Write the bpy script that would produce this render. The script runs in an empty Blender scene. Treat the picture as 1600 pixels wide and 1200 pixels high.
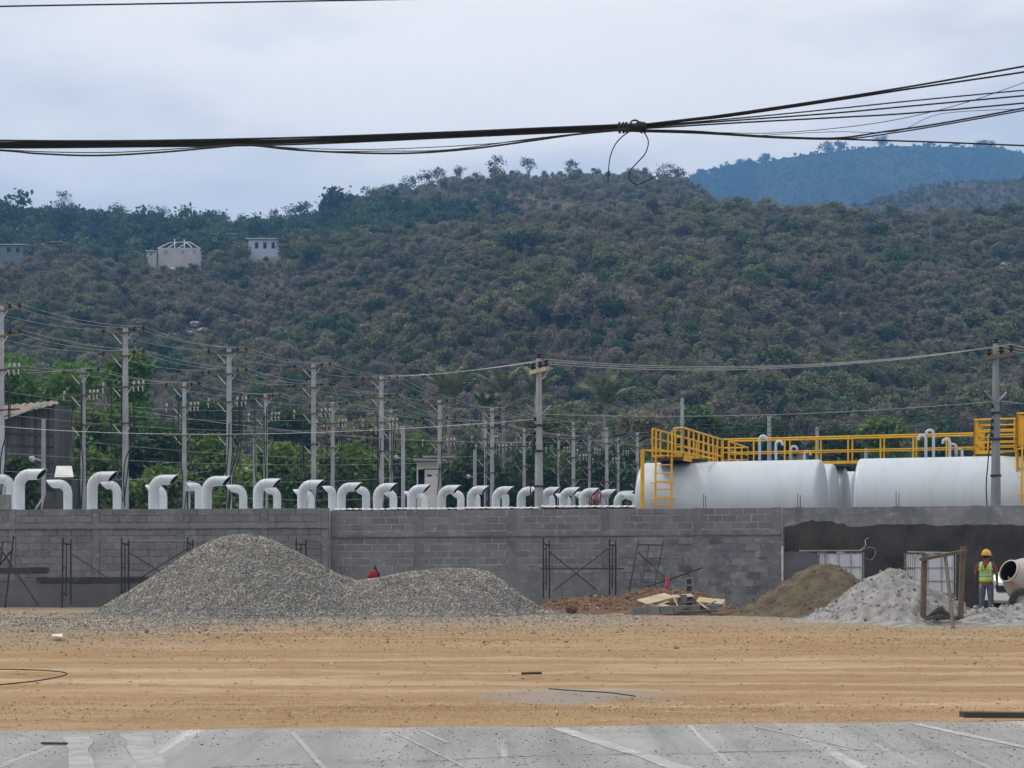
import bpy, math, random
import numpy as np
from mathutils import Vector, Matrix

R = math.radians
sc = bpy.context.scene
col = sc.collection
random.seed(7)
RNG = np.random.default_rng(7)

# ------------------------------------------------------------------ camera, sky, sun, exposure
F, HY, CH = 2500.0, 865.0, 1.5          # focal length in photo pixels, horizon row, camera height
cam = bpy.data.cameras.new('camera')
cam.sensor_width = 36.0
cam.lens = F / 1600.0 * 36.0
cam.shift_y = (HY - 600.0) / 1600.0
cam.clip_start = 0.1
cam.clip_end = 12000.0
camo = bpy.data.objects.new('camera', cam)
camo.location = (0, 0, CH)
camo.rotation_euler = (R(90), 0, 0)
col.objects.link(camo)
sc.camera = camo

SUN_EL, SUN_AZ = R(56), R(-75)           # azimuth measured from +Y (view direction) towards +X
world = bpy.data.worlds.new('World')
sc.world = world
world.use_nodes = True
wn = world.node_tree
wn.nodes.clear()
def wnode(t, **kw):
    n = wn.nodes.new(t)
    for k, v in kw.items():
        setattr(n, k, v)
    return n
sky = wnode('ShaderNodeTexSky', sky_type='NISHITA', sun_disc=False)
sky.sun_elevation = SUN_EL
sky.sun_rotation = SUN_AZ
sky.air_density = 1.0
sky.dust_density = 1.5
tc = wnode('ShaderNodeTexCoord')
mp = wnode('ShaderNodeMapping')
mp.inputs['Scale'].default_value = (1.6, 1.6, 4.5)
mp.inputs['Location'].default_value = (1.35, 0.2, 0.6)
nz = wnode('ShaderNodeTexNoise')
nz.inputs['Scale'].default_value = 2.1
nz.inputs['Detail'].default_value = 5.0
nz.inputs['Roughness'].default_value = 0.5
ramp = wnode('ShaderNodeValToRGB')
ramp.color_ramp.elements[0].position = 0.36
ramp.color_ramp.elements[0].color = (0.52, 0.52, 0.52, 1)
ramp.color_ramp.elements[1].position = 0.54
ramp.color_ramp.elements[1].color = (0.96, 0.96, 0.96, 1)
nz2 = wnode('ShaderNodeTexNoise')
nz2.inputs['Scale'].default_value = 3.4
nz2.inputs['Detail'].default_value = 6.0
cr2 = wnode('ShaderNodeValToRGB')
cr2.color_ramp.elements[0].position = 0.35
cr2.color_ramp.elements[0].color = (10.5, 10.0, 9.2, 1)
cr2.color_ramp.elements[1].position = 0.70
cr2.color_ramp.elements[1].color = (11.3, 10.8, 10.0, 1)
mix = wnode('ShaderNodeMixRGB')
bg = wnode('ShaderNodeBackground')
bg.inputs['Strength'].default_value = 0.1
wo = wnode('ShaderNodeOutputWorld')
L = wn.links.new
L(tc.outputs['Generated'], mp.inputs['Vector'])
L(mp.outputs['Vector'], nz.inputs['Vector'])
L(mp.outputs['Vector'], nz2.inputs['Vector'])
L(nz.outputs['Fac'], ramp.inputs['Fac'])
L(nz2.outputs['Fac'], cr2.inputs['Fac'])
L(ramp.outputs['Color'], mix.inputs['Fac'])
L(sky.outputs['Color'], mix.inputs['Color1'])
L(cr2.outputs['Color'], mix.inputs['Color2'])
L(mix.outputs['Color'], bg.inputs['Color'])
L(bg.outputs['Background'], wo.inputs['Surface'])

sun = bpy.data.lights.new('sun', 'SUN')
sun.energy = 1.6
sun.angle = R(10)
sun.color = (1.0, 0.95, 0.87)
suno = bpy.data.objects.new('sun', sun)
sdir = Vector((math.sin(SUN_AZ) * math.cos(SUN_EL), math.cos(SUN_AZ) * math.cos(SUN_EL), math.sin(SUN_EL)))
suno.rotation_euler = sdir.to_track_quat('Z', 'Y').to_euler()
suno.location = (0, 0, 60)
col.objects.link(suno)

sc.view_settings.view_transform = 'Standard'
sc.view_settings.look = 'None'
sc.view_settings.exposure = 0.34
sc.view_settings.gamma = 1.0
sc.view_settings.use_curve_mapping = False
sc.render.engine = 'CYCLES'
sc.cycles.use_denoising = True
sc.cycles.max_bounces = 6
sc.cycles.diffuse_bounces = 3
sc.cycles.glossy_bounces = 2
sc.cycles.transmission_bounces = 3
sc.cycles.transparent_max_bounces = 8
sc.cycles.volume_bounces = 1

# ------------------------------------------------------------------ helpers
def P(px, py, d):
    """a world point at distance d seen at photo pixel px, py"""
    return Vector(((px - 800.0) * d / F, d, CH + (HY - py) * d / F))
def PX(px, d): return (px - 800.0) * d / F
def PZ(py, d): return CH + (HY - py) * d / F

ORD = ['first', 'second', 'third', 'fourth', 'fifth', 'sixth', 'seventh', 'eighth', 'ninth', 'tenth', 'eleventh',
       'twelfth', 'thirteenth', 'fourteenth', 'fifteenth', 'sixteenth', 'seventeenth', 'eighteenth', 'nineteenth', 'twentieth']

def tag(o, label=None, cat=None, group=None, kind=None):
    if label: o['label'] = label
    if cat: o['category'] = cat
    if group: o['group'] = group
    if kind: o['kind'] = kind
    return o
def thing(name, loc, label, cat, group=None, rz=0.0):
    o = bpy.data.objects.new(name, None)
    o.empty_display_size = 0.2
    o.location = loc
    o.rotation_euler = (0, 0, rz)
    col.objects.link(o)
    return tag(o, label, cat, group)
def link(name, me, parent=None, loc=(0, 0, 0), rot=(0, 0, 0), scale=(1, 1, 1)):
    o = bpy.data.objects.new(name, me)
    o.location = loc; o.rotation_euler = rot; o.scale = scale
    col.objects.link(o)
    if parent is not None:
        o.parent = parent
    return o

def frame(dirv):
    d = Vector(dirv).normalized()
    a = Vector((0, 0, 1)) if abs(d.z) < 0.9 else Vector((1, 0, 0))
    u = d.cross(a).normalized()
    return d, u, d.cross(u).normalized()

class MB:
    """collects faces; build() links them as ONE mesh object. Coordinates are world ones unless the parent sits at the origin."""
    def __init__(s):
        s.v = []; s.f = []
    def quad(s, a, b, c, d):
        n = len(s.v); s.v += [tuple(a), tuple(b), tuple(c), tuple(d)]; s.f.append((n, n + 1, n + 2, n + 3)); return s
    def tri(s, a, b, c):
        n = len(s.v); s.v += [tuple(a), tuple(b), tuple(c)]; s.f.append((n, n + 1, n + 2)); return s
    def box(s, c, size, rot=None, jit=0.0):
        c = Vector(c); h = Vector(size) * 0.5; n = len(s.v)
        for x, y, z in ((-1,-1,-1),(1,-1,-1),(1,1,-1),(-1,1,-1),(-1,-1,1),(1,-1,1),(1,1,1),(-1,1,1)):
            p = Vector((x * h.x, y * h.y, z * h.z))
            if jit: p += Vector((random.uniform(-jit, jit), random.uniform(-jit, jit), random.uniform(-jit, jit)))
            if rot is not None: p = rot @ p
            s.v.append(tuple(c + p))
        for f in ((0,3,2,1),(4,5,6,7),(0,1,5,4),(1,2,6,5),(2,3,7,6),(3,0,4,7)):
            s.f.append(tuple(n + i for i in f))
        return s
    def bar(s, a, b, w, h=None, up=(0, 0, 1)):
        """rectangular bar from a to b"""
        a = Vector(a); b = Vector(b); h = h or w
        d = (b - a).normalized(); u = Vector(up)
        if abs(d.dot(u)) > 0.95: u = Vector((0, 1, 0))
        sx = d.cross(u).normalized(); uy = sx.cross(d).normalized(); n = len(s.v)
        for q in (a, b):
            for i, j in ((-1,-1),(1,-1),(1,1),(-1,1)):
                s.v.append(tuple(q + sx * (i * w / 2) + uy * (j * h / 2)))
        for f in ((0,1,2,3),(7,6,5,4),(0,4,5,1),(1,5,6,2),(2,6,7,3),(3,7,4,0)):
            s.f.append(tuple(n + i for i in f))
        return s
    def tube(s, pts, r, n=6, caps=True):
        pts = [Vector(p) for p in pts]; m = len(pts)
        rs = r if isinstance(r, (list, tuple)) else [r] * m
        base = len(s.v)
        d0 = (pts[1] - pts[0]).normalized()
        _, u, w = frame(d0)
        for i, p in enumerate(pts):
            d = (pts[min(i + 1, m - 1)] - pts[max(i - 1, 0)]).normalized()
            u = (u - d * u.dot(d)).normalized(); w = d.cross(u).normalized()
            for k in range(n):
                a = 2 * math.pi * k / n
                s.v.append(tuple(p + (u * math.cos(a) + w * math.sin(a)) * rs[i]))
        for i in range(m - 1):
            for k in range(n):
                a = base + i * n + k; b = base + i * n + (k + 1) % n
                s.f.append((a, b, b + n, a + n))
        if caps:
            s.f.append(tuple(base + k for k in reversed(range(n))))
            s.f.append(tuple(base + (m - 1) * n + k for k in range(n)))
        return s
    def loft(s, rings, closed_ends=True):
        base = len(s.v); n = len(rings[0])
        for rg in rings: s.v += [tuple(p) for p in rg]
        for i in range(len(rings) - 1):
            for k in range(n):
                a = base + i * n + k; b = base + i * n + (k + 1) % n
                s.f.append((a, b, b + n, a + n))
        if closed_ends:
            s.f.append(tuple(base + k for k in reversed(range(n))))
            s.f.append(tuple(base + (len(rings) - 1) * n + k for k in range(n)))
        return s
    def lathe(s, prof, c, axis, n=24):
        """prof: (distance along axis, radius)"""
        d, u, w = frame(axis); c = Vector(c)
        rings = [[c + d * t + (u * math.cos(2*math.pi*k/n) + w * math.sin(2*math.pi*k/n)) * max(r, 1e-4) for k in range(n)] for t, r in prof]
        return s.loft(rings, False)
    def prism(s, poly, z0, z1):
        n = len(s.v); m = len(poly)
        s.v += [(p[0], p[1], z0) for p in poly] + [(p[0], p[1], z1) for p in poly]
        s.f.append(tuple(n + i for i in reversed(range(m)))); s.f.append(tuple(n + m + i for i in range(m)))
        for i in range(m):
            j = (i + 1) % m
            s.f.append((n + i, n + j, n + m + j, n + m + i))
        return s
    def mesh(s, name, mat, off=(0, 0, 0), smooth=False):
        me = bpy.data.meshes.new(name)
        me.from_pydata([(x - off[0], y - off[1], z - off[2]) for x, y, z in s.v], [], s.f)
        if smooth: me.polygons.foreach_set('use_smooth', [True] * len(me.polygons))
        me.materials.append(mat); me.update()
        return me
    def build(s, name, mat, parent=None, smooth=False):
        off = (0, 0, 0)
        if parent is not None:
            q = parent
            off = Vector((0, 0, 0))
            while q is not None:
                off += q.location; q = q.parent
        return link(name, s.mesh(name, mat, off, smooth), parent)

def single(name, mb, mat, label, cat, group=None, smooth=False, base=None):
    """a thing that is one mesh, its origin at its base"""
    b = Vector(base) if base is not None else Vector(min(mb.v, key=lambda p: p[2]))
    o = link(name, mb.mesh(name, mat, b, smooth), None, b)
    return tag(o, label, cat, group)

def np_mesh(name, verts, quads, mat, smooth=False, tris=False):
    k = 3 if tris else 4
    verts = np.asarray(verts, dtype=np.float32); quads = np.asarray(quads, dtype=np.int32)
    me = bpy.data.meshes.new(name)
    me.vertices.add(len(verts)); me.vertices.foreach_set('co', verts.ravel())
    me.loops.add(quads.size); me.loops.foreach_set('vertex_index', quads.ravel())
    me.polygons.add(len(quads)); me.polygons.foreach_set('loop_start', np.arange(0, quads.size, k, dtype=np.int32))
    if smooth: me.polygons.foreach_set('use_smooth', np.ones(len(quads), dtype=bool))
    me.materials.append(mat); me.update(calc_edges=True)
    return me

def smoothstep(a, b, x):
    t = np.clip((x - a) / (b - a), 0, 1); return t * t * (3 - 2 * t)
def vnoise(x, y, seed=0):
    """smooth value noise, numpy, about -1..1"""
    x = np.asarray(x, float); y = np.asarray(y, float)
    xi = np.floor(x); yi = np.floor(y); xf = x - xi; yf = y - yi
    def h(i, j):
        v = np.sin(i * 127.1 + j * 311.7 + seed * 74.7) * 43758.5453
        return (v - np.floor(v)) * 2 - 1
    u = xf * xf * (3 - 2 * xf); w = yf * yf * (3 - 2 * yf)
    return (h(xi, yi) * (1 - u) + h(xi + 1, yi) * u) * (1 - w) + (h(xi, yi + 1) * (1 - u) + h(xi + 1, yi + 1) * u) * w
def fbm(x, y, seed=0, o=4):
    t = 0; a = 1.0; s = 0
    for i in range(o):
        t = t + a * vnoise(x * 2 ** i, y * 2 ** i, seed + i); s += a; a *= 0.5
    return t / s

# ------------------------------------------------------------------ materials
def new_mat(name):
    m = bpy.data.materials.new(name); m.use_nodes = True
    nt = m.node_tree; nt.nodes.clear()
    out = nt.nodes.new('ShaderNodeOutputMaterial'); b = nt.nodes.new('ShaderNodeBsdfPrincipled')
    nt.links.new(b.outputs['BSDF'], out.inputs['Surface'])
    return m, nt, b
def N(nt, t, **kw):
    n = nt.nodes.new(t)
    for k, v in kw.items():
        if k in n.inputs: n.inputs[k].default_value = v
        else: setattr(n, k, v)
    return n
def c4(c): return (c[0], c[1], c[2], 1.0)
def tex(nt, scale, detail=4.0, rough=0.55, stretch=None, space='world', kind='noise'):
    if space == 'world':
        g = N(nt, 'ShaderNodeNewGeometry'); src = g.outputs['Position']
    else:
        g = N(nt, 'ShaderNodeTexCoord'); src = g.outputs['Object']
    if stretch is not None:
        mpn = N(nt, 'ShaderNodeMapping')
        mpn.inputs['Scale'].default_value = stretch[:3]
        if len(stretch) > 3: mpn.inputs['Rotation'].default_value = (0, 0, stretch[3])
        nt.links.new(src, mpn.inputs['Vector']); src = mpn.outputs['Vector']
    if kind == 'noise':
        n = N(nt, 'ShaderNodeTexNoise', Scale=scale, Detail=detail, Roughness=rough)
        nt.links.new(src, n.inputs['Vector']); return n.outputs['Fac']
    n = N(nt, 'ShaderNodeTexVoronoi', Scale=scale)
    nt.links.new(src, n.inputs['Vector']); return n.outputs['Distance'] if kind == 'voro' else n.outputs['Color']
def rampn(nt, fac, a, b, ca=(0, 0, 0), cb=(1, 1, 1)):
    r = N(nt, 'ShaderNodeValToRGB')
    r.color_ramp.elements[0].position = a; r.color_ramp.elements[0].color = c4(ca)
    r.color_ramp.elements[1].position = b; r.color_ramp.elements[1].color = c4(cb)
    nt.links.new(fac, r.inputs['Fac']); return r.outputs['Color']
def mixn(nt, fac, a, b, mode='MIX'):
    m = N(nt, 'ShaderNodeMixRGB', blend_type=mode)
    for sock, v in ((m.inputs['Fac'], fac), (m.inputs['Color1'], a), (m.inputs['Color2'], b)):
        if isinstance(v, (int, float)): sock.default_value = v
        elif isinstance(v, tuple): sock.default_value = c4(v)
        else: nt.links.new(v, sock)
    return m.outputs['Color']
def mathn(nt, op, a, b=0.0, clamp=False):
    m = N(nt, 'ShaderNodeMath', operation=op, use_clamp=clamp)
    for sock, v in ((m.inputs[0], a), (m.inputs[1], b)):
        if isinstance(v, (int, float)): sock.default_value = v
        else: nt.links.new(v, sock)
    return m.outputs[0]
def bumpn(nt, b, h, strength=0.4, dist=0.02):
    n = N(nt, 'ShaderNodeBump', Strength=strength, Distance=dist)
    nt.links.new(h, n.inputs['Height']); nt.links.new(n.outputs['Normal'], b.inputs['Normal'])
def objrand(nt, colr, lo, hi):
    oi = N(nt, 'ShaderNodeObjectInfo')
    mr = N(nt, 'ShaderNodeMapRange'); mr.inputs['To Min'].default_value = lo; mr.inputs['To Max'].default_value = hi
    nt.links.new(oi.outputs['Random'], mr.inputs['Value'])
    h = N(nt, 'ShaderNodeHueSaturation')
    if isinstance(colr, tuple): h.inputs['Color'].default_value = c4(colr)
    else: nt.links.new(colr, h.inputs['Color'])
    nt.links.new(mr.outputs['Result'], h.inputs['Value']); return h.outputs['Color']

def simple(name, c1, c2=None, rough=0.7, scale=6.0, bump=0.0, bscale=60.0, metal=0.0, rnd=None, lo=0.35, hi=0.65, stretch=None, spec=0.3, space='world'):
    m, nt, b = new_mat(name)
    c2 = c2 or tuple(x * 0.75 for x in c1)
    cc = mixn(nt, rampn(nt, tex(nt, scale, stretch=stretch, space=space), lo, hi), c1, c2)
    if rnd: cc = objrand(nt, cc, *rnd)
    nt.links.new(cc, b.inputs['Base Color'])
    b.inputs['Roughness'].default_value = rough; b.inputs['Metallic'].default_value = metal
    b.inputs['Specular IOR Level'].default_value = spec
    if bump: bumpn(nt, b, tex(nt, bscale, space=space), bump)
    return m

def leaf_mat(name, ca, cb, cdry, dry=0.0, nscale=0.03, lo=0.45, hi=0.6, rnd=(0.65, 1.3), trans=0.25):
    """foliage: two greens by leaf position, a dry colour by large patches of the slope, value by individual"""
    m, nt, b = new_mat(name)
    cc = mixn(nt, rampn(nt, tex(nt, 1.3, 3), 0.35, 0.65), ca, cb)
    if dry > 0:
        f = rampn(nt, tex(nt, nscale, 4, 0.6), lo, hi)
        oi = N(nt, 'ShaderNodeObjectInfo')
        f = mathn(nt, 'ADD', mathn(nt, 'MULTIPLY', f, dry), mathn(nt, 'MULTIPLY', mathn(nt, 'GREATER_THAN', oi.outputs['Random'], 0.78), 0.5), True)
        cc = mixn(nt, f, cc, cdry)
    cc = objrand(nt, cc, *rnd)
    nt.links.new(cc, b.inputs['Base Color'])
    b.inputs['Roughness'].default_value = 0.75; b.inputs['Specular IOR Level'].default_value = 0.15
    tr = N(nt, 'ShaderNodeBsdfTranslucent'); nt.links.new(cc, tr.inputs['Color'])
    ms = N(nt, 'ShaderNodeMixShader', Fac=trans)
    nt.links.new(b.outputs['BSDF'], ms.inputs[1]); nt.links.new(tr.outputs['BSDF'], ms.inputs[2])
    nt.links.new(ms.outputs['Shader'], nt.nodes['Material Output'].inputs['Surface'])
    return m

M = {}
# dirt yard: streaked tan soil, grey gravelly dust towards the wall
m, nt, b = new_mat('yard_dirt'); M['dirt'] = m
streak = tex(nt, 1.0, 6, 0.68, (0.10, 1.5, 1))
cc = mixn(nt, rampn(nt, streak, 0.36, 0.66), (0.295, 0.190, 0.098), (0.405, 0.282, 0.160))
cc = mixn(nt, mathn(nt, 'MULTIPLY', rampn(nt, tex(nt, 1.0, 5, 0.7, (0.22, 5.0, 1)), 0.54, 0.66), 0.35), cc, (0.24, 0.15, 0.08))
cc = mixn(nt, mathn(nt, 'MULTIPLY', rampn(nt, tex(nt, 1.0, 4, 0.7, (0.16, 3.1, 1)), 0.57, 0.66), 0.4), cc, (0.50, 0.385, 0.25))
cc = mixn(nt, rampn(nt, tex(nt, 0.35, 4, 0.6, (0.35, 1, 1)), 0.52, 0.72), cc, (0.47, 0.34, 0.20))
cc = mixn(nt, mathn(nt, 'MULTIPLY', rampn(nt, tex(nt, 2.2, 6, 0.75, (0.45, 1, 1)), 0.42, 0.66), 0.55), cc, (0.30, 0.19, 0.10))
cc = mixn(nt, mathn(nt, 'MULTIPLY', rampn(nt, tex(nt, 0.5, 6, 0.7, (0.3, 1.2, 1)), 0.56, 0.70), 0.45), cc, (0.34, 0.28, 0.21))
g0 = N(nt, 'ShaderNodeNewGeometry'); s0 = N(nt, 'ShaderNodeSeparateXYZ'); nt.links.new(g0.outputs['Position'], s0.inputs[0])
wear = tex(nt, 0.8, 4, 0.7, (0.5, 2, 1))
for a_, b_, c_, p_, w_, colr in ((16.1, .25, .21, .3, .10, (0.55, 0.42, 0.27)), (17.6, .35, .17, 2.0, .12, (0.53, 0.40, 0.25)), (18.35, .35, .17, 2.0, .10, (0.25, 0.155, 0.08)), (19.5, .5, .13, 4.0, .16, (0.55, 0.43, 0.28)), (21.2, .5, .13, 4.0, .16, (0.55, 0.43, 0.28)), (22.4, .6, .15, 1.0, .12, (0.26, 0.165, 0.088)), (24.0, .7, .11, 5.2, .22, (0.54, 0.42, 0.27)), (25.9, .7, .11, 5.2, .2, (0.25, 0.16, 0.09)), (20.3, 1.6, .24, .4, .11, (0.54, 0.42, 0.27)), (15.2, .9, .3, 2.6, .08, (0.24, 0.15, 0.08))):
    cv = mathn(nt, 'ADD', mathn(nt, 'MULTIPLY', mathn(nt, 'SINE', mathn(nt, 'ADD', mathn(nt, 'MULTIPLY', s0.outputs['X'], c_), p_)), b_), a_)
    ds = mathn(nt, 'ABSOLUTE', mathn(nt, 'SUBTRACT', s0.outputs['Y'], cv))
    ds = mathn(nt, 'ADD', ds, mathn(nt, 'MULTIPLY', mathn(nt, 'SUBTRACT', wear, .5), .5))
    cc = mixn(nt, mathn(nt, 'MULTIPLY', rampn(nt, mathn(nt, 'DIVIDE', ds, w_ * 2.2), 0.3, 1.0, (1, 1, 1), (0, 0, 0)), 0.38), cc, colr)
cc = mixn(nt, mathn(nt, 'MULTIPLY', rampn(nt, tex(nt, 9.0, 4, 0.7, (0.3, 1, 1)), 0.58, 0.70), 0.55), cc, (0.17, 0.10, 0.05))
cc = mixn(nt, mathn(nt, 'MULTIPLY', rampn(nt, tex(nt, 24.0, 3, 0.7), 0.58, 0.68), 0.5), cc, (0.62, 0.50, 0.34))
g = N(nt, 'ShaderNodeNewGeometry'); sx = N(nt, 'ShaderNodeSeparateXYZ'); nt.links.new(g.outputs['Position'], sx.inputs[0])
wob = mathn(nt, 'MULTIPLY', mathn(nt, 'SUBTRACT', tex(nt, 0.22, 5, 0.65, (0.6, 1.6, 1)), 0.5), 26.0)
yy = mathn(nt, 'ADD', sx.outputs['Y'], wob)
lx = N(nt, 'ShaderNodeMapRange'); lx.inputs['From Min'].default_value = -9; lx.inputs['From Max'].default_value = -2
lx.inputs['To Min'].default_value = 5.0; lx.inputs['To Max'].default_value = 0.0
nt.links.new(sx.outputs['X'], lx.inputs['Value'])
yy = mathn(nt, 'ADD', yy, lx.outputs['Result'])
near = N(nt, 'ShaderNodeMapRange'); near.inputs['From Min'].default_value = 29.0; near.inputs['From Max'].default_value = 37.0
nt.links.new(yy, near.inputs['Value'])
cc = mixn(nt, mathn(nt, 'MULTIPLY', near.outputs['Result'], 0.75), cc, mixn(nt, rampn(nt, tex(nt, 14, 3, 0.7), 0.4, 0.62), (0.20, 0.165, 0.125), (0.36, 0.31, 0.25)))
# a spill of grey cement dust on the soil
dv = N(nt, 'ShaderNodeVectorMath', operation='SUBTRACT'); nt.links.new(g.outputs['Position'], dv.inputs[0]); dv.inputs[1].default_value = (0.75, 17.4, 0)
dm = N(nt, 'ShaderNodeVectorMath', operation='MULTIPLY'); nt.links.new(dv.outputs[0], dm.inputs[0]); dm.inputs[1].default_value = (0.75, 0.9, 0)
dl = N(nt, 'ShaderNodeVectorMath', operation='LENGTH'); nt.links.new(dm.outputs[0], dl.inputs[0])
dd = mathn(nt, 'ADD', dl.outputs['Value'], mathn(nt, 'MULTIPLY', mathn(nt, 'SUBTRACT', tex(nt, 1.2, 5, 0.65, (0.5, 1.6, 1)), 0.5), 2.6))
cc = mixn(nt, mathn(nt, 'MULTIPLY', rampn(nt, dd, 0.45, 1.0, (1, 1, 1), (0, 0, 0)), 0.75), cc, (0.30, 0.28, 0.26))
nt.links.new(cc, b.inputs['Base Color']); b.inputs['Roughness'].default_value = 0.95; b.inputs['Specular IOR Level'].default_value = 0.1
bumpn(nt, b, mixn(nt, 0.5, tex(nt, 11, 6, 0.7, (0.5, 1, 1)), tex(nt, 45, 3, 0.7)), 0.9, 0.03)

# concrete road, streaked along its own direction
ROAD_ROT = math.atan2(0.28, 1.0)
m, nt, b = new_mat('road_concrete'); M['road'] = m
st = tex(nt, 1.0, 6, 0.62, (1.9, 0.16, 1, -ROAD_ROT))
cc = mixn(nt, rampn(nt, st, 0.35, 0.66), (0.225, 0.222, 0.215), (0.36, 0.354, 0.343))
cc = mixn(nt, mathn(nt, 'MULTIPLY', rampn(nt, tex(nt, 1.0, 4, 0.6, (3.6, 0.12, 1, -ROAD_ROT)), 0.57, 0.66), 0.8), cc, (0.56, 0.55, 0.53))
cc = mixn(nt, mathn(nt, 'MULTIPLY', rampn(nt, tex(nt, 1.2, 6, 0.75), 0.50, 0.66), 0.7), cc, (0.22, 0.218, 0.212))
cc = mixn(nt, mathn(nt, 'MULTIPLY', rampn(nt, tex(nt, 26, 3, 0.7), 0.6, 0.7), 0.55), cc, (0.10, 0.098, 0.09))
cc = mixn(nt, mathn(nt, 'MULTIPLY', rampn(nt, tex(nt, 0.9, 5, 0.65), 0.56, 0.75), 0.3), cc, (0.42, 0.33, 0.22))
nt.links.new(cc, b.inputs['Base Color']); b.inputs['Roughness'].default_value = 0.9
bumpn(nt, b, tex(nt, 50, 4, 0.7), 0.5, 0.01)
m, nt, b = new_mat('worn_paint'); M['paint'] = m
cc = mixn(nt, rampn(nt, tex(nt, 5, 7, 0.80), 0.38, 0.50), (0.54, 0.53, 0.51), (0.36, 0.355, 0.345))
nt.links.new(cc, b.inputs['Base Color']); b.inputs['Roughness'].default_value = 0.9

M['smear'] = simple('dusty_smear', (0.40, 0.39, 0.375), (0.31, 0.305, 0.295), 0.95, 6.0, lo=0.4, hi=0.6)
# block wall
def block_mat(name, c1, c2, pale, plo, phi, rnd):
    m, nt, b = new_mat(name)
    cc = mixn(nt, rampn(nt, tex(nt, 1.3, 5, 0.6), 0.35, 0.65), c1, c2)
    cc = objrand(nt, cc, *rnd)
    cc = mixn(nt, mathn(nt, 'MULTIPLY', rampn(nt, tex(nt, 5.0, 6, 0.7, (1, 1, 1.5)), plo, phi), 0.7), cc, pale)
    cc = mixn(nt, mathn(nt, 'MULTIPLY', rampn(nt, tex(nt, 2.2, 5, 0.7, (1.5, 1, 0.35)), 0.56, 0.72), 0.5), cc, tuple(x * 0.6 for x in c1))
    nt.links.new(cc, b.inputs['Base Color']); b.inputs['Roughness'].default_value = 0.95; b.inputs['Specular IOR Level'].default_value = 0.1
    bumpn(nt, b, tex(nt, 70, 4, 0.7), 0.6, 0.008)
    return m
M['block'] = block_mat('grey_block', (0.172, 0.175, 0.182), (0.22, 0.221, 0.225), (0.36, 0.355, 0.35), 0.56, 0.70, (0.88, 1.14))
M['mortar'] = block_mat('pale_mortar', (0.36, 0.36, 0.36), (0.25, 0.25, 0.25), (0.50, 0.49, 0.48), 0.5, 0.62, (1, 1))
M['mortar_dark'] = block_mat('grey_mortar', (0.14, 0.14, 0.14), (0.22, 0.22, 0.215), (0.42, 0.41, 0.40), 0.54, 0.62, (1, 1))
M['parge'] = block_mat('cement_parge', (0.15, 0.157, 0.165), (0.25, 0.255, 0.26), (0.36, 0.36, 0.36), 0.52, 0.66, (0.95, 1.05))
M['parge_dark'] = block_mat('damp_cement_parge', (0.12, 0.125, 0.13), (0.16, 0.163, 0.168), (0.22, 0.22, 0.22), 0.6, 0.75, (1, 1))
M['column'] = block_mat('cast_concrete', (0.165, 0.166, 0.170), (0.225, 0.224, 0.224), (0.40, 0.39, 0.385), 0.54, 0.70, (0.85, 1.1))
M['parge_pale'] = block_mat('pale_cement_parge', (0.20, 0.208, 0.218), (0.29, 0.296, 0.305), (0.40, 0.40, 0.40), 0.52, 0.66, (0.8, 1.15))
M['parge_mid'] = block_mat('grey_cement_parge', (0.125, 0.132, 0.142), (0.19, 0.195, 0.205), (0.30, 0.30, 0.30), 0.52, 0.66, (0.8, 1.2))
M['rachis'] = simple('palm_rachis', (0.30, 0.31, 0.20), None, 0.7)
M['wet'] = block_mat('wet_plaster', (0.048, 0.046, 0.043), (0.085, 0.081, 0.075), (0.12, 0.117, 0.112), 0.58, 0.8, (1, 1))
# heaps
M['stone'] = simple('gravel_stone', (0.36, 0.335, 0.29), (0.21, 0.20, 0.18), 0.9, 3.0, rnd=(0.4, 1.8), spec=0.15)
M['heap_base'] = simple('gravel_base', (0.20, 0.19, 0.18), (0.09, 0.088, 0.082), 0.95, 18.0, 0.8, 22.0)
M['sand_brown'] = simple('brown_sand', (0.145, 0.118, 0.080), (0.085, 0.068, 0.048), 0.95, 3.2, 1.0, 8.0, spec=0.1)
M['sand_grey'] = simple('grey_sand', (0.34, 0.33, 0.315), (0.20, 0.193, 0.182), 0.95, 4.5, 1.0, 11.0, spec=0.1)
M['earth_red'] = simple('red_earth', (0.185, 0.115, 0.072), (0.115, 0.075, 0.052), 0.95, 2.5, 1.0, 9.0, spec=0.1)
M['earth_clod'] = simple('earth_clod', (0.24, 0.165, 0.115), (0.16, 0.105, 0.075), 0.95, 3.0, rnd=(0.5, 1.8), spec=0.1)
M['sand_clod'] = simple('sand_clod', (0.33, 0.32, 0.31), (0.24, 0.235, 0.225), 0.95, 3.0, rnd=(0.6, 1.4), spec=0.1)
M['brown_clod'] = simple('brown_clod', (0.15, 0.12, 0.08), (0.10, 0.08, 0.055), 0.95, 3.0, rnd=(0.7, 1.35), spec=0.1)
M['pebble'] = simple('yard_pebble', (0.46, 0.33, 0.19), (0.30, 0.21, 0.125), 0.95, 3.0, rnd=(0.6, 1.5), spec=0.1)
M['speck'] = simple('road_speck', (0.16, 0.145, 0.12), (0.10, 0.09, 0.08), 0.95, 3.0, rnd=(0.4, 1.8), spec=0.1)
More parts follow.
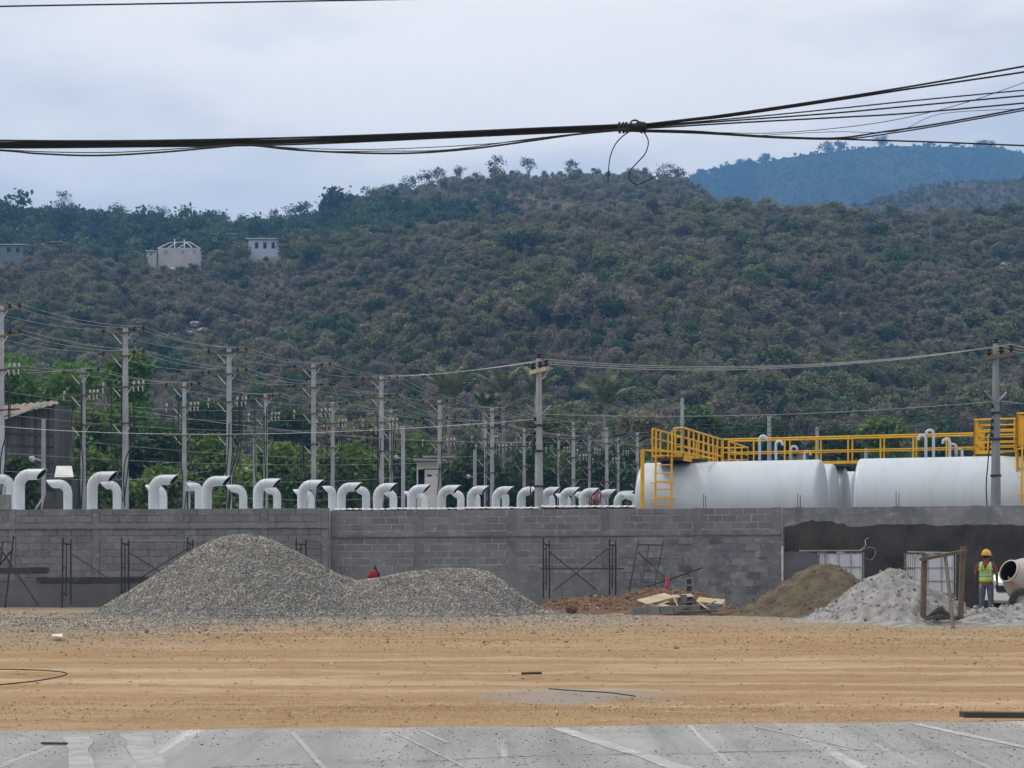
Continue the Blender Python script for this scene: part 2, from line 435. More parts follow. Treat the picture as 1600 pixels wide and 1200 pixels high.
# metal, paint, wood, plastic
M['scaff'] = simple('dark_green_steel', (0.020, 0.034, 0.032), (0.045, 0.05, 0.045), 0.6, 9.0, metal=0.2)
M['scaff_pale'] = simple('bare_steel_tube', (0.20, 0.20, 0.195), (0.12, 0.12, 0.12), 0.55, 9.0, metal=0.4)
M['tank'] = simple('white_tank_paint', (0.52, 0.57, 0.62), (0.48, 0.53, 0.575), 0.36, 0.7, spec=0.45)
M['duct'] = simple('white_sheet_duct', (0.55, 0.59, 0.63), (0.48, 0.515, 0.55), 0.45, 1.4, rnd=(0.9, 1.05), spec=0.4)
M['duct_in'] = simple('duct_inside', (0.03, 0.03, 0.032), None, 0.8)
M['yellow'] = simple('yellow_paint', (0.78, 0.43, 0.010), (0.66, 0.34, 0.008), 0.5, 2.5, spec=0.4)
M['grating'] = simple('dark_grating', (0.05, 0.05, 0.055), (0.10, 0.09, 0.06), 0.7, 8.0)
M['pole'] = simple('pale_concrete_pole', (0.42, 0.43, 0.44), (0.32, 0.33, 0.34), 0.85, 1.5, 0.3, 30.0, rnd=(0.82, 1.1))
M['pole_dark'] = simple('grey_concrete_pole', (0.25, 0.265, 0.28), (0.19, 0.20, 0.215), 0.85, 1.5, 0.3, 30.0)
M['arm'] = simple('brown_timber_arm', (0.15, 0.112, 0.075), (0.105, 0.08, 0.058), 0.85, 3.0, rnd=(0.7, 1.25))
M['brace'] = simple('galvanised_brace', (0.55, 0.56, 0.56), (0.42, 0.43, 0.43), 0.5, 4.0, metal=0.2)
M['insul_dark'] = simple('dark_insulator', (0.02, 0.016, 0.015), None, 0.35)
M['insul_pale'] = simple('pale_insulator', (0.50, 0.50, 0.47), None, 0.35)
M['wire'] = simple('aluminium_wire', (0.44, 0.45, 0.45), (0.34, 0.35, 0.35), 0.5, 1.0, metal=0.3)
M['black'] = simple('black_cable', (0.018, 0.016, 0.017), (0.03, 0.027, 0.027), 0.6, 3.0)
M['wood'] = simple('weathered_wood', (0.15, 0.115, 0.085), (0.10, 0.075, 0.055), 0.9, 3.0, 0.4, 40.0, stretch=(4, 4, 0.5))
M['wood_dark'] = simple('dark_wood', (0.085, 0.07, 0.058), (0.055, 0.045, 0.038), 0.9, 3.0, 0.4, 40.0)
M['board'] = simple('pale_board', (0.50, 0.42, 0.28), (0.38, 0.31, 0.20), 0.85, 3.0, 0.3, 30.0, rnd=(0.75, 1.15))
M['tote'] = simple('translucent_plastic', (0.62, 0.64, 0.66), (0.52, 0.54, 0.56), 0.4, 2.5)
M['cage'] = simple('galvanised_cage', (0.30, 0.31, 0.33), (0.22, 0.23, 0.25), 0.5, 5.0, metal=0.4)
M['mesh_cloth'] = simple('torn_sieve_mesh', (0.035, 0.033, 0.03), (0.06, 0.055, 0.05), 0.8, 8.0)
M['red'] = simple('red_cloth', (0.30, 0.03, 0.035), (0.18, 0.02, 0.025), 0.85, 12.0)
M['ribbon'] = simple('pink_red_ribbon', (0.55, 0.07, 0.10), (0.40, 0.05, 0.07), 0.7, 12.0)
M['rust'] = simple('rusty_sheet', (0.20, 0.115, 0.075), (0.30, 0.25, 0.21), 0.85, 1.2, stretch=(3, 0.7, 1))
M['plank_old'] = simple('old_grey_plank', (0.115, 0.105, 0.10), (0.075, 0.07, 0.07), 0.9, 2.0, rnd=(0.6, 1.4), stretch=(5, 5, 0.6))
M['render_white'] = simple('off_white_render', (0.68, 0.66, 0.62), (0.58, 0.57, 0.54), 0.9, 1.0)
M['house_wall'] = simple('pale_block_house', (0.52, 0.51, 0.49), (0.44, 0.43, 0.42), 0.9, 0.6)
M['house_blue'] = simple('pale_blue_house', (0.50, 0.56, 0.62), (0.42, 0.48, 0.55), 0.9, 0.6)
M['house_green'] = simple('grey_green_house', (0.20, 0.24, 0.22), (0.16, 0.19, 0.18), 0.9, 0.6)
M['roof_pale'] = simple('pale_metal_roof', (0.62, 0.63, 0.64), (0.50, 0.51, 0.52), 0.5, 1.0)
M['roof_grey'] = simple('grey_metal_roof', (0.25, 0.26, 0.26), (0.33, 0.33, 0.32), 0.6, 1.0)
M['dark'] = simple('dark_opening', (0.02, 0.02, 0.022), None, 0.7)
M['bark'] = simple('tree_bark', (0.12, 0.10, 0.085), (0.20, 0.18, 0.16), 0.95, 3.0)
M['bark_pale'] = simple('pale_bark', (0.24, 0.22, 0.20), (0.16, 0.145, 0.13), 0.95, 3.0)
M['roof_white'] = simple('white_corrugated', (0.68, 0.68, 0.66), (0.50, 0.49, 0.47), 0.6, 3.0)
M['rock'] = simple('pale_rock', (0.44, 0.41, 0.39), (0.25, 0.22, 0.20), 0.95, 0.8, 0.9, 2.0)
for nm_, k_ in (('tank', .30), ('duct', .45)):
    nt = M[nm_].node_tree; b = nt.nodes['Principled BSDF']; src = b.inputs['Base Color'].links[0].from_socket
    cc = mixn(nt, mathn(nt, 'MULTIPLY', rampn(nt, tex(nt, 1.0, 5, 0.7, (2.6, 2.6, 0.22)), 0.52, 0.72), k_), src, (0.36, 0.36, 0.34))
    cc = mixn(nt, mathn(nt, 'MULTIPLY', rampn(nt, tex(nt, 0.6, 5, 0.7), 0.5, 0.75), k_ * .7), cc, (0.42, 0.42, 0.40))
    nt.links.new(cc, b.inputs['Base Color'])
# foliage
M['leaf_scrub'] = leaf_mat('scrub_leaf', (0.142, 0.168, 0.075), (0.215, 0.225, 0.105), (0.205, 0.178, 0.135), 0.60, 0.02, rnd=(0.68, 1.30), trans=0.35)
M['leaf_dry'] = leaf_mat('dry_scrub_leaf', (0.205, 0.185, 0.142), (0.195, 0.192, 0.125), (0.218, 0.182, 0.148), 0.6, 0.02, rnd=(0.7, 1.28), trans=0.35)
M['leaf_dark'] = leaf_mat('dark_green_leaf', (0.046, 0.092, 0.034), (0.082, 0.132, 0.048), (0.05, 0.05, 0.03), 0.0)
M['leaf_mid'] = leaf_mat('mid_green_leaf', (0.088, 0.160, 0.034), (0.160, 0.235, 0.062), (0.05, 0.05, 0.03), 0.0, rnd=(0.8, 1.2))
M['leaf_bright'] = leaf_mat('bright_green_leaf', (0.10, 0.205, 0.030), (0.155, 0.28, 0.05), (0.05, 0.05, 0.03), 0.0, rnd=(0.9, 1.1))
M['leaf_palm'] = leaf_mat('palm_leaf', (0.135, 0.175, 0.105), (0.235, 0.265, 0.185), (0.05, 0.05, 0.03), 0.0, rnd=(0.85, 1.15))
M['leaf_ridge'] = leaf_mat('ridge_leaf', (0.030, 0.045, 0.022), (0.050, 0.065, 0.030), (0.05, 0.05, 0.03), 0.0)
# slopes
m, nt, b = new_mat('hill_soil'); M['hill'] = m
cc = mixn(nt, rampn(nt, tex(nt, 0.05, 6, 0.65), 0.35, 0.65), (0.095, 0.090, 0.055), (0.155, 0.120, 0.090))
cc = mixn(nt, mathn(nt, 'MULTIPLY', rampn(nt, tex(nt, 0.6, 4, 0.7), 0.55, 0.7), 0.6), cc, (0.05, 0.055, 0.035))
cc = mixn(nt, rampn(nt, tex(nt, 0.035, 6, 0.7), 0.66, 0.72), cc, (0.36, 0.32, 0.29))
nt.links.new(cc, b.inputs['Base Color']); b.inputs['Roughness'].default_value = 1.0; b.inputs['Specular IOR Level'].default_value = 0.0
bumpn(nt, b, tex(nt, 0.5, 5, 0.7), 1.0, 1.0)
m, nt, b = new_mat('mountain_forest'); M['mountain'] = m
cc = mixn(nt, rampn(nt, tex(nt, 0.012, 6, 0.65), 0.35, 0.65), (0.030, 0.045, 0.022), (0.055, 0.065, 0.035))
nt.links.new(cc, b.inputs['Base Color']); b.inputs['Roughness'].default_value = 1.0; b.inputs['Specular IOR Level'].default_value = 0.0
bumpn(nt, b, tex(nt, 0.08, 5, 0.7), 1.0, 6.0)
M['plain'] = simple('plain_soil', (0.10, 0.095, 0.05), (0.15, 0.12, 0.08), 1.0, 0.1)
# ------------------------------------------------------------------ scatter (geometry nodes, for what nobody could count)
def scatter(name, pts, scl, rot, idx, protos, label, cat):
    me = bpy.data.meshes.new(name)
    pts = np.asarray(pts, np.float32); n = len(pts)
    me.vertices.add(n); me.vertices.foreach_set('co', pts.ravel())
    a = me.attributes.new('scl', 'FLOAT_VECTOR', 'POINT'); a.data.foreach_set('vector', np.asarray(scl, np.float32).ravel())
    a = me.attributes.new('rot', 'FLOAT_VECTOR', 'POINT'); a.data.foreach_set('vector', np.asarray(rot, np.float32).ravel())
    a = me.attributes.new('idx', 'INT', 'POINT'); a.data.foreach_set('value', np.asarray(idx, np.int32))
    me.update()
    o = link(name, me)
    ng = bpy.data.node_groups.new(name, 'GeometryNodeTree')
    ng.interface.new_socket('Geometry', in_out='INPUT', socket_type='NodeSocketGeometry')
    ng.interface.new_socket('Geometry', in_out='OUTPUT', socket_type='NodeSocketGeometry')
    gi = ng.nodes.new('NodeGroupInput'); go = ng.nodes.new('NodeGroupOutput')
    iop = ng.nodes.new('GeometryNodeInstanceOnPoints'); iop.inputs['Pick Instance'].default_value = True
    g2i = ng.nodes.new('GeometryNodeGeometryToInstance')
    for p in reversed(protos):
        oi = ng.nodes.new('GeometryNodeObjectInfo'); oi.inputs['Object'].default_value = p
        ng.links.new(oi.outputs['Geometry'], g2i.inputs[0])
    def att(nm, dt):
        x = ng.nodes.new('GeometryNodeInputNamedAttribute'); x.data_type = dt; x.inputs['Name'].default_value = nm
        return x.outputs[0]
    ng.links.new(gi.outputs[0], iop.inputs['Points'])
    ng.links.new(g2i.outputs[0], iop.inputs['Instance'])
    ng.links.new(att('idx', 'INT'), iop.inputs['Instance Index'])
    er = ng.nodes.new('FunctionNodeEulerToRotation')
    ng.links.new(att('rot', 'FLOAT_VECTOR'), er.inputs[0])
    ng.links.new(er.outputs[0], iop.inputs['Rotation'])
    ng.links.new(att('scl', 'FLOAT_VECTOR'), iop.inputs['Scale'])
    ng.links.new(iop.outputs[0], go.inputs[0])
    md = o.modifiers.new('scatter', 'NODES'); md.node_group = ng
    return tag(o, label, cat, kind='stuff')
def proto(name, me):
    return bpy.data.objects.new(name, me)      # never linked: only a source for the scatter above
def stone_proto(name, mat, seed, flat=0.7):
    import bmesh
    bm = bmesh.new(); bmesh.ops.create_icosphere(bm, subdivisions=1, radius=0.5)
    rr = random.Random(seed)
    for v in bm.verts:
        v.co = v.co * rr.uniform(0.72, 1.15); v.co.z *= flat; v.co.x *= 1.15
    me = bpy.data.meshes.new(name); bm.to_mesh(me); bm.free(); me.materials.append(mat)
    return proto(name, me)

# ------------------------------------------------------------------ leaves and trees
def leaf_quads(rng, c, size, up=0.35, aspect=0.62):
    n = len(c)
    nrm = rng.normal(size=(n, 3)); nrm[:, 2] = np.abs(nrm[:, 2]) + up
    nrm /= np.linalg.norm(nrm, axis=1)[:, None]
    a = rng.normal(size=(n, 3)); t = a - nrm * (a * nrm).sum(1)[:, None]; t /= np.linalg.norm(t, axis=1)[:, None]
    bt = np.cross(nrm, t)
    s = (size * rng.uniform(0.6, 1.3, n))[:, None]
    v = np.stack([c - t * s, c - bt * s * aspect, c + t * s, c + bt * s * aspect], 1).reshape(-1, 3)
    return v, np.arange(4 * n).reshape(n, 4)
def blob_points(rng, blobs, n, inner=0.45):
    """points spread through lumpy crown volumes, denser towards their skin; blobs: (x, y, z, rx, rz)"""
    bl = np.asarray(blobs, float); w = bl[:, 3] ** 2; w /= w.sum()
    k = rng.choice(len(bl), n, p=w)
    d = rng.normal(size=(n, 3)); d /= np.linalg.norm(d, axis=1)[:, None]
    d[:, 2] = np.where((d[:, 2] < -0.3) & (rng.random(n) < 0.6), -d[:, 2], d[:, 2])
    r = rng.uniform(inner, 1.0, n) ** 0.7 * rng.uniform(0.85, 1.12, n)
    q = bl[k]
    return q[:, :3] + d * r[:, None] * np.stack([q[:, 3], q[:, 3], q[:, 4]], 1)
def crown_mesh(name, rng, blobs, n, size, mat, inner=0.45, clump=5):
    c = blob_points(rng, blobs, max(1, n // clump), inner)
    c = np.repeat(c, clump, 0) + rng.normal(size=(len(c) * clump, 3)) * size * 1.1
    v, f = leaf_quads(rng, c, size)
    return np_mesh(name, v, f, mat)
def limbs(mb, rng, base, h, blobs, r0):
    base = Vector(base); fork = base + Vector((rng.normal() * h * .02, rng.normal() * h * .02, h))
    mb.tube([base, base.lerp(fork, 0.5) + Vector((rng.normal() * h * .03, rng.normal() * h * .03, 0)), fork], [r0, r0 * .8, r0 * .6], 6)
    for q in blobs:
        e = Vector(q[:3]); mid = fork.lerp(e, 0.5) + Vector((0, 0, -0.06 * (e - fork).length))
        mb.tube([fork, mid, e], [r0 * .5, r0 * .33, r0 * .12], 5)
def rand_blobs(rng, h0, height, width, n, squash=0.6, top=0.55):
    out = []
    for i in range(n):
        a = rng.uniform(0, 2 * math.pi); t = rng.uniform(0, 1)
        rr = width * 0.5 * (0.15 + 0.62 * math.sin(math.pi * (0.15 + 0.75 * t))) * rng.uniform(0.4, 1.0)
        s = width * rng.uniform(0.17, 0.30)
        out.append((math.cos(a) * rr, math.sin(a) * rr, h0 + (height - h0) * (0.15 + top * 1.3 * t) * 0.92, s, s * squash * rng.uniform(0.8, 1.3)))
    return out
def tree(name, loc, height, width, label, mat, group=None, seed=0, n=1400, leaf=0.22, nb=9, h0=0.35, bark='bark', squash=0.65, inner=0.4, cat='tree'):
    rng = np.random.default_rng(1000 + seed)
    t = thing(name, loc, label, cat, group)
    bl = rand_blobs(rng, height * h0, height, width, nb, squash)
    zt = max(q[2] + q[4] for q in bl); k = height / zt
    bl = [(q[0], q[1], q[2] * k, q[3], q[4] * k) for q in bl]
    mb = MB(); limbs(mb, rng, (0, 0, -0.3), height * h0 * 0.9, bl, max(0.05, height * 0.02))
    link('trunk', mb.mesh('trunk', M[bark], smooth=True), t)
    link('crown', crown_mesh('crown', rng, bl, n, leaf, M[mat], inner), t)
    return t

# ------------------------------------------------------------------ terrain
def prof(pts):
    a = np.array(pts, float); return lambda px: np.interp(px, a[:, 0], a[:, 1])
CREST1 = prof([(-700, 440), (0, 412), (200, 415), (330, 410), (450, 398), (600, 372), (800, 350), (1000, 341), (1150, 345), (1300, 346), (1400, 352), (1500, 350), (1600, 345), (2300, 330)])
CREST2 = prof([(-700, 300), (-200, 320), (0, 341), (60, 339), (120, 339), (200, 345), (280, 360), (350, 368), (420, 362), (500, 346), (600, 307), (700, 285), (800, 277), (900, 277), (1000, 277), (1060, 284), (1100, 306), (1150, 342), (1200, 356), (2300, 360)])
CREST3 = prof([(-700, 420), (1150, 420), (1250, 358), (1310, 336), (1350, 320), (1400, 305), (1450, 294), (1500, 286), (1600, 281), (1800, 268), (2300, 300)])
CREST4 = prof([(-700, 420), (900, 360), (1020, 300), (1090, 278), (1150, 262), (1250, 243), (1340, 233), (1400, 228), (1470, 229), (1560, 230), (1600, 240), (1680, 262), (2300, 320)])
def terrain(X, D):
    X = np.asarray(X, float); D = np.asarray(D, float)
    px = 800 + F * X / D
    zc = lambda c, d: CH + (HY - c(px)) * d / F
    z1 = zc(CREST1, 500.); z2 = zc(CREST2, 800.); z3 = zc(CREST3, 1050.); z4 = zc(CREST4, 2400.)
    ks = [(150., -3 + 0 * px), (190., 0 * px - 1.0), (260., z1 * 0.16), (340., z1 * 0.42), (430., z1 * 0.76), (500., z1), (545., z1 * 1.01), (620., z1 * 0.55 + z2 * 0.42), (800., z2), (900., np.minimum(z2, z3) * 0.93),
          (1050., z3), (1400., np.minimum(z3, z2) * 0.6), (1750., z4 * 0.42), (2400., z4), (3200., z4 * 0.5)]
    z = ks[0][1].copy()
    for (d0, a), (d1, b_) in zip(ks[:-1], ks[1:]):
        t = np.clip((D - d0) / (d1 - d0), 0, 1)
        z = np.where(D >= d0, a + (b_ - a) * t, z)
    amp = smoothstep(200, 330, D) * (1 - 0.75 * np.exp(-((D - 500) / 40) ** 2) - 0.75 * np.exp(-((D - 800) / 50) ** 2))
    amp = amp * np.where(D > 500, 1 - .75 * smoothstep(500, 560, D) * (1 - smoothstep(1100, 1400, D)), 1.0)
    amp = amp * (1 + 2.0 * smoothstep(1300, 1800, D)) * (1 - 0.9 * np.exp(-((D - 2400) / 150) ** 2))
    return z + amp * (7.0 * fbm(X / 70, D / 95, 3) + 2.0 * fbm(X / 16, D / 20, 5))
def terrain_obj(name, ds, mat, label, pxs=np.arange(-700, 2301, 20)):
    PXg, Dg = np.meshgrid(pxs, ds); Xg = (PXg - 800) / F * Dg
    Zg = terrain(Xg, Dg); v = np.stack([Xg, Dg, Zg], -1).reshape(-1, 3)
    nr, nc = Xg.shape; i = np.arange(nr * nc).reshape(nr, nc)
    f = np.stack([i[:-1, :-1], i[:-1, 1:], i[1:, 1:], i[1:, :-1]], -1).reshape(-1, 4)
    return tag(link(name, np_mesh(name, v, f, mat, True)), label, kind='structure')
terrain_obj('hillside', np.concatenate([np.arange(150, 560, 6), np.arange(560, 1400, 12), [1400]]), M['hill'], 'scrub covered hillside rising behind the yard')
terrain_obj('mountain', np.concatenate([np.arange(1400, 2300, 40), np.arange(2300, 2520, 20), np.arange(2520, 3201, 60)]), M['mountain'], 'far blue mountain beyond the hillside')

# flat ground to the horizon, the dirt yard, the concrete road
g = MB()
g.quad((-2780, -1480, -0.09), (2780, -1480, -0.09), (2780, 3300, -0.09), (-2780, 3300, -0.09))
tag(g.build('ground', M['plain']), 'flat ground reaching to the hills', kind='structure')
EL, ER = P(0, 1145, 1), P(1600, 1128, 1)
def ground_hit(px, py, z=0.0):
    d = F * (CH - z) / (py - HY); return Vector(((px - 800) * d / F, d, z))
ROADZ = 0.03
e0, e1 = ground_hit(0, 1143, ROADZ), ground_hit(1600, 1127, ROADZ)
ed = (e1 - e0).normalized()
en = Vector((-ed.y, ed.x, 0))
def yard_z(X, D):
    e = 0.035 * fbm(X * 0.25, D * 1.1, 11) + 0.034 * fbm(X * 0.35, D * 3.0, 12, 3) + 0.018 * fbm(X * 4, D * 6, 13, 2)
    return e - 0.045
xs = np.arange(-34, 34.01, 0.16); t = np.linspace(0, 1, 300)
Xg, Tg = np.meshgrid(xs, t)
Y0 = e0.y + (Xg - e0.x) * ed.y / ed.x - 0.02
Dg = Y0 + (56 - Y0) * Tg ** 1.6
Zg = yard_z(Xg, Dg)
nr, nc = Xg.shape; i = np.arange(nr * nc).reshape(nr, nc)
f = np.stack([i[:-1, :-1], i[:-1, 1:], i[1:, 1:], i[1:, :-1]], -1).reshape(-1, 4)
tag(link('dirt_yard', np_mesh('dirt_yard', np.stack([Xg, Dg, Zg], -1).reshape(-1, 3), f, M['dirt'], True)), 'tan dirt yard between road and block wall', kind='structure')
rd = MB()
a0, a1 = e0 - ed * 40, e1 + ed * 40
# ragged far edge of the slab
NE = 260; top = []
for k in range(NE + 1):
    p = a0.lerp(a1, k / NE) + en * (0.11 * float(fbm(k * 0.35, 1.0, 21)) + 0.03 * random.uniform(-1, 1)); top.append(p)
for k in range(NE):
    p, q = top[k], top[k + 1]
    rd.quad(p - en * 30, q - en * 30, q, p)
    rd.quad(p, q, (q.x, q.y, -0.2), (p.x, p.y, -0.2))
tag(rd.build('concrete_road', M['road']), 'grey concrete road slab along the bottom of the view', kind='structure')
# worn painted stripes on the road
def stripe(p0, p1, w, label, mat='paint'):
    a, b_ = ground_hit(*p0, ROADZ + 0.004), ground_hit(*p1, ROADZ + 0.004); d = (b_ - a).normalized(); s = Vector((-d.y, d.x, 0)) * w / 2
    mb = MB(); n = 30
    def wob(): return random.uniform(0.45, 1.15)
    L_, R_ = [], []
    for k in range(n + 1):
        c = a.lerp(b_, k / n); L_.append(c + s * (.85 + .28 * float(vnoise(k * .16, 1.3, int(p0[0]))))); R_.append(c - s * (.85 + .28 * float(vnoise(k * .16, 7.7, int(p0[0])))))
    for k in range(n): mb.quad(R_[k], L_[k], L_[k + 1], R_[k + 1])
    o = mb.build('road_marking', M[mat]); tag(o, label, kind='structure')
stripe((872, 1137), (1110, 1215), 0.17, 'broad worn white stripe across the road')
stripe((1432, 1131), (1660, 1180), 0.12, 'worn white stripe near the end of the road')
stripe((1176, 1134), (1352, 1173), 0.035, 'thin pale line on the road between stripes')
stripe((212, 1146), (243, 1215), 0.26, 'short pale smear of paint on the road', 'smear')

# a ragged crack across the slab
ck = MB(); pts = [ground_hit(x_, y_, ROADZ + .004) for x_, y_ in [(330, 1199), (430, 1195), (520, 1192), (600, 1190), (680, 1188), (760, 1184), (860, 1180), (960, 1178), (1080, 1177), (1250, 1172), (1420, 1173), (1640, 1165)]]
fine_ = []
for a, b_ in zip(pts[:-1], pts[1:]):
    for k in range(8): fine_.append(a.lerp(b_, k / 8) + Vector((0, random.uniform(-.03, .03), 0)))
for a, b_ in zip(fine_[:-1], fine_[1:]):
    w_ = random.uniform(.002, .009); ck.quad(a - Vector((0, w_, 0)), b_ - Vector((0, w_, 0)), b_ + Vector((0, w_, 0)), a + Vector((0, w_, 0)))
tag(ck.build('road_crack', M['speck']), 'thin dark ragged crack across the concrete road', kind='structure')
stripe((120, 1148), (128, 1215), 0.22, 'broad pale band of dust on the left of road', 'smear')
stripe((455, 1143), (520, 1215), 0.05, 'thin faint pale streak on the left half of road', 'smear')
stripe((610, 1141), (760, 1215), 0.035, 'thin faint pale streak on the middle of road', 'smear')
stripe((655, 1140), (700, 1160), 0.04, 'very short pale dash at the road edge')
# loose pebbles on yard and road
stones = [stone_proto('pebble_shape', M['pebble'], s) for s in (1, 2, 3)]
n = 15000
tt = RNG.random(n) ** 0.8; X = RNG.uniform(-1, 1, n); D = 13.6 + 28 * tt; X = X * (D * 0.36 + 0.5)
keep = D > (e0.y + (X - e0.x) * ed.y / ed.x) + 0.1
keep &=  (fbm(X * 0.3, D * 0.8, 31) + 0.25 * RNG.normal(size=n)) > -0.1
X, D = X[keep], D[keep]; n = len(X)
s = RNG.lognormal(math.log(0.011), 0.5, n).clip(0.005, 0.05) * (0.6 + D / 30)
scatter('yard_pebbles', np.stack([X, D, yard_z(X, D)], 1), np.stack([s * 1.4, s * 1.4, s * 0.8], 1), RNG.uniform(0, 6.28, (n, 3)) * np.array([0.1, 0.1, 1]), RNG.integers(0, 3, n), stones, 'loose pebbles and clods strewn over the dirt yard', 'pebbles')
specks = [stone_proto('speck_shape', M['speck'], s) for s in (4, 5, 6)]
n = 11000
X = RNG.uniform(-6, 6, n); D = RNG.uniform(10.2, 14.5, n)
edge = (e0.y + (X - e0.x) * ed.y / ed.x) - 0.06
keep = (D < edge) & ((fbm(X * 0.8, D * 0.8, 37) > -0.2) | (D > edge - 0.5)); X, D = X[keep], D[keep]; n = len(X)
s = RNG.lognormal(math.log(0.0055), 0.5, n).clip(0.003, 0.02)
scatter('road_grit', np.stack([X, D, 0 * X + ROADZ + 0.002], 1), np.stack([s * 1.3, s * 1.3, s * .7], 1), RNG.uniform(0, 6.28, (n, 3)) * np.array([0, 0, 1]), RNG.integers(0, 3, n), specks, 'dark grit and crumbs scattered on the concrete road', 'grit')

# bands of broken clods turned up by the wheels
n = 60000
D = np.concatenate([RNG.normal(28.5, 2.2, n // 2), RNG.normal(33.5, 3.0, n // 4), RNG.normal(15.6, .8, n // 4)]); n = len(D)
X = RNG.uniform(-1, 1, n) * (D * 0.36 + 0.5)
keep = (D > (e0.y + (X - e0.x) * ed.y / ed.x) + 0.1) & (D < 40) & ((fbm(X * 0.16, D * 0.9, 41) + 0.2 * RNG.normal(size=n)) > -.05)
X, D = X[keep], D[keep]; n = len(X)
s = RNG.lognormal(math.log(0.013), 0.5, n).clip(0.006, 0.05) * np.clip(D / 29, .35, 1.1)
scatter('yard_clods', np.stack([X, D, yard_z(X, D) + s * .15], 1), np.stack([s * 1.3, s * 1.2, s], 1), RNG.uniform(0, 6.28, (n, 3)) * np.array([0.2, 0.2, 1]), RNG.integers(0, 3, n), stones, 'broken earth clods in bands across the dirt yard', 'clods')

# ------------------------------------------------------------------ block walls
BL, BH = 0.40, 0.20
def block_mesh(seed, w=BL):
    rr = random.Random(seed); mb = MB(); g_ = 0.022; h = BH / 2 - g_ / 2; x = w / 2 - g_ / 2; ch = 0.006; y = 0.05
    def j(): return rr.uniform(-0.004, 0.004)
    fr = [(-x + ch + j(), -y, -h + ch + j()), (x - ch + j(), -y, -h + ch + j()), (x - ch + j(), -y, h - ch + j()), (-x + ch + j(), -y, h - ch + j())]
    md = [(-x, -y + ch, -h), (x, -y + ch, -h), (x, -y + ch, h), (-x, -y + ch, h)]
    bk = [(-x, y, -h), (x, y, -h), (x, y, h), (-x, y, h)]
    mb.loft([bk, md, fr]); return mb.mesh('block', M['block'])
BLOCKS = [block_mesh(s) for s in range(5)]; HALF = [block_mesh(9, 0.2)]
class Wall:
    """a wall between two pixel columns at given distances; local frame: s along the wall, o outwards to the yard, z up"""
    def __init__(w, px0, d0, px1, d1, y0, y1, label):
        w.a = Vector((PX(px0, d0), d0, 0)); w.b = Vector((PX(px1, d1), d1, 0)); w.len = (w.b - w.a).length
        w.dir = (w.b - w.a).normalized(); w.out = Vector((w.dir.y, -w.dir.x, 0))
        w.z0 = PZ(y0, d0); w.z1 = PZ(y1, d1); w.slope = (w.z1 - w.z0) / w.len
        w.t = thing('block_wall', w.a, label, 'wall')
        w.rz = math.atan2(w.dir.y, w.dir.x); w.px0, w.px1, w.d0, w.d1 = px0, px1, d0, d1
    def s_of(w, px):
        # intersection of the view ray of column px with the wall line
        k = (px - 800.0) / F
        return (k * w.a.y - w.a.x) / (w.dir.x - k * w.dir.y)
    def top(w, s): return w.z0 + w.slope * s
    def p(w, s, o, z): return w.a + w.dir * s + w.out * o + Vector((0, 0, z))
    def slab(w, name, s0, s1, o0, o1, zt0, zb0, mat, rel=True, seg=1, parent=None):
        """box following the slope; zt0, zb0 heights below the wall top (rel) """
        mb = MB(); rings = []
        for k in range(seg + 1):
            s = s0 + (s1 - s0) * k / seg; T = w.top(s) if rel else 0
            rings.append([w.p(s, o0, T + zb0), w.p(s, o1, T + zb0), w.p(s, o1, T + zt0), w.p(s, o0, T + zt0)])
        mb.loft(rings); return mb.build(name, mat, parent or w.t)
    def lay_course(w, s0, s1, skip, zrel, odd):
        segs = []; a = s0
        for x0, x1 in sorted(skip):
            if x1 <= s0 or x0 >= s1: continue
            if x0 - a > .05: segs.append((a + .004, x0 - .004))
            a = x1
        if s1 - a > .05: segs.append((a + .004, s1 - .004))
        for p, q in segs:
            s = p - (BL / 2 if odd else 0) - random.uniform(0, .05)
            while s < q - .02:
                lo, hi = max(s, p), min(s + BL, q); s += BL; wd = hi - lo
                if wd < .05: continue
                mid = (lo + hi) / 2; full = wd > .3
                link('block', random.choice(BLOCKS) if full else HALF[0], w.t, w.p(mid, -0.044 + random.uniform(-.003, .004), w.top(mid) + zrel) - w.a, (0, -math.atan(w.slope) + random.uniform(-.004, .004), w.rz), (wd / (0.4 if full else 0.2), 1, 1))
    def blocks(w, s0, s1, courses, skip=()):
        for c in courses: w.lay_course(s0, s1, skip, -0.12 - c * BH, c % 2)
def ragged(w, name, s0, s1, ztop, zbot, o, mat, amp=0.06, seed=0, step=0.12, drop=None):
    """a coat of plaster lying on the wall with an uneven upper and lower edge"""
    mb = MB(); n = max(2, int((s1 - s0) / step)); rows = []
    for k in range(n + 1):
        s = s0 + (s1 - s0) * k / n; T = w.top(s)
        e = 1.0 if 0 < k < n else 0.3
        zt = T + ztop + amp * float(fbm(s * 1.3, seed + .5, seed, 5)) * e; zb = (T + zbot + amp * float(fbm(s * 1.1 + 9, seed + .5, seed + 3, 5))) if zbot is not None else -0.12
        if drop: zt = T + ztop + drop(s) + amp * float(fbm(s * 1.3, seed + .5, seed, 5))
        col_ = [w.p(s, o - 0.03, zt), w.p(s, o, zt - 0.012)]
        for q in (0.33, 0.66): col_.append(w.p(s, o + 0.004 * float(vnoise(s * 3, q * 9, seed)), zt + (zb - zt) * q))
        col_ += [w.p(s, o, zb + 0.01), w.p(s, o - 0.03, zb)]
        rows.append(col_)
    for a, b_ in zip(rows[:-1], rows[1:]):
        for k in range(len(a) - 1): mb.quad(a[k], a[k + 1], b_[k + 1], b_[k])
    return mb.build(name, mat, w.t)
H = 0.22
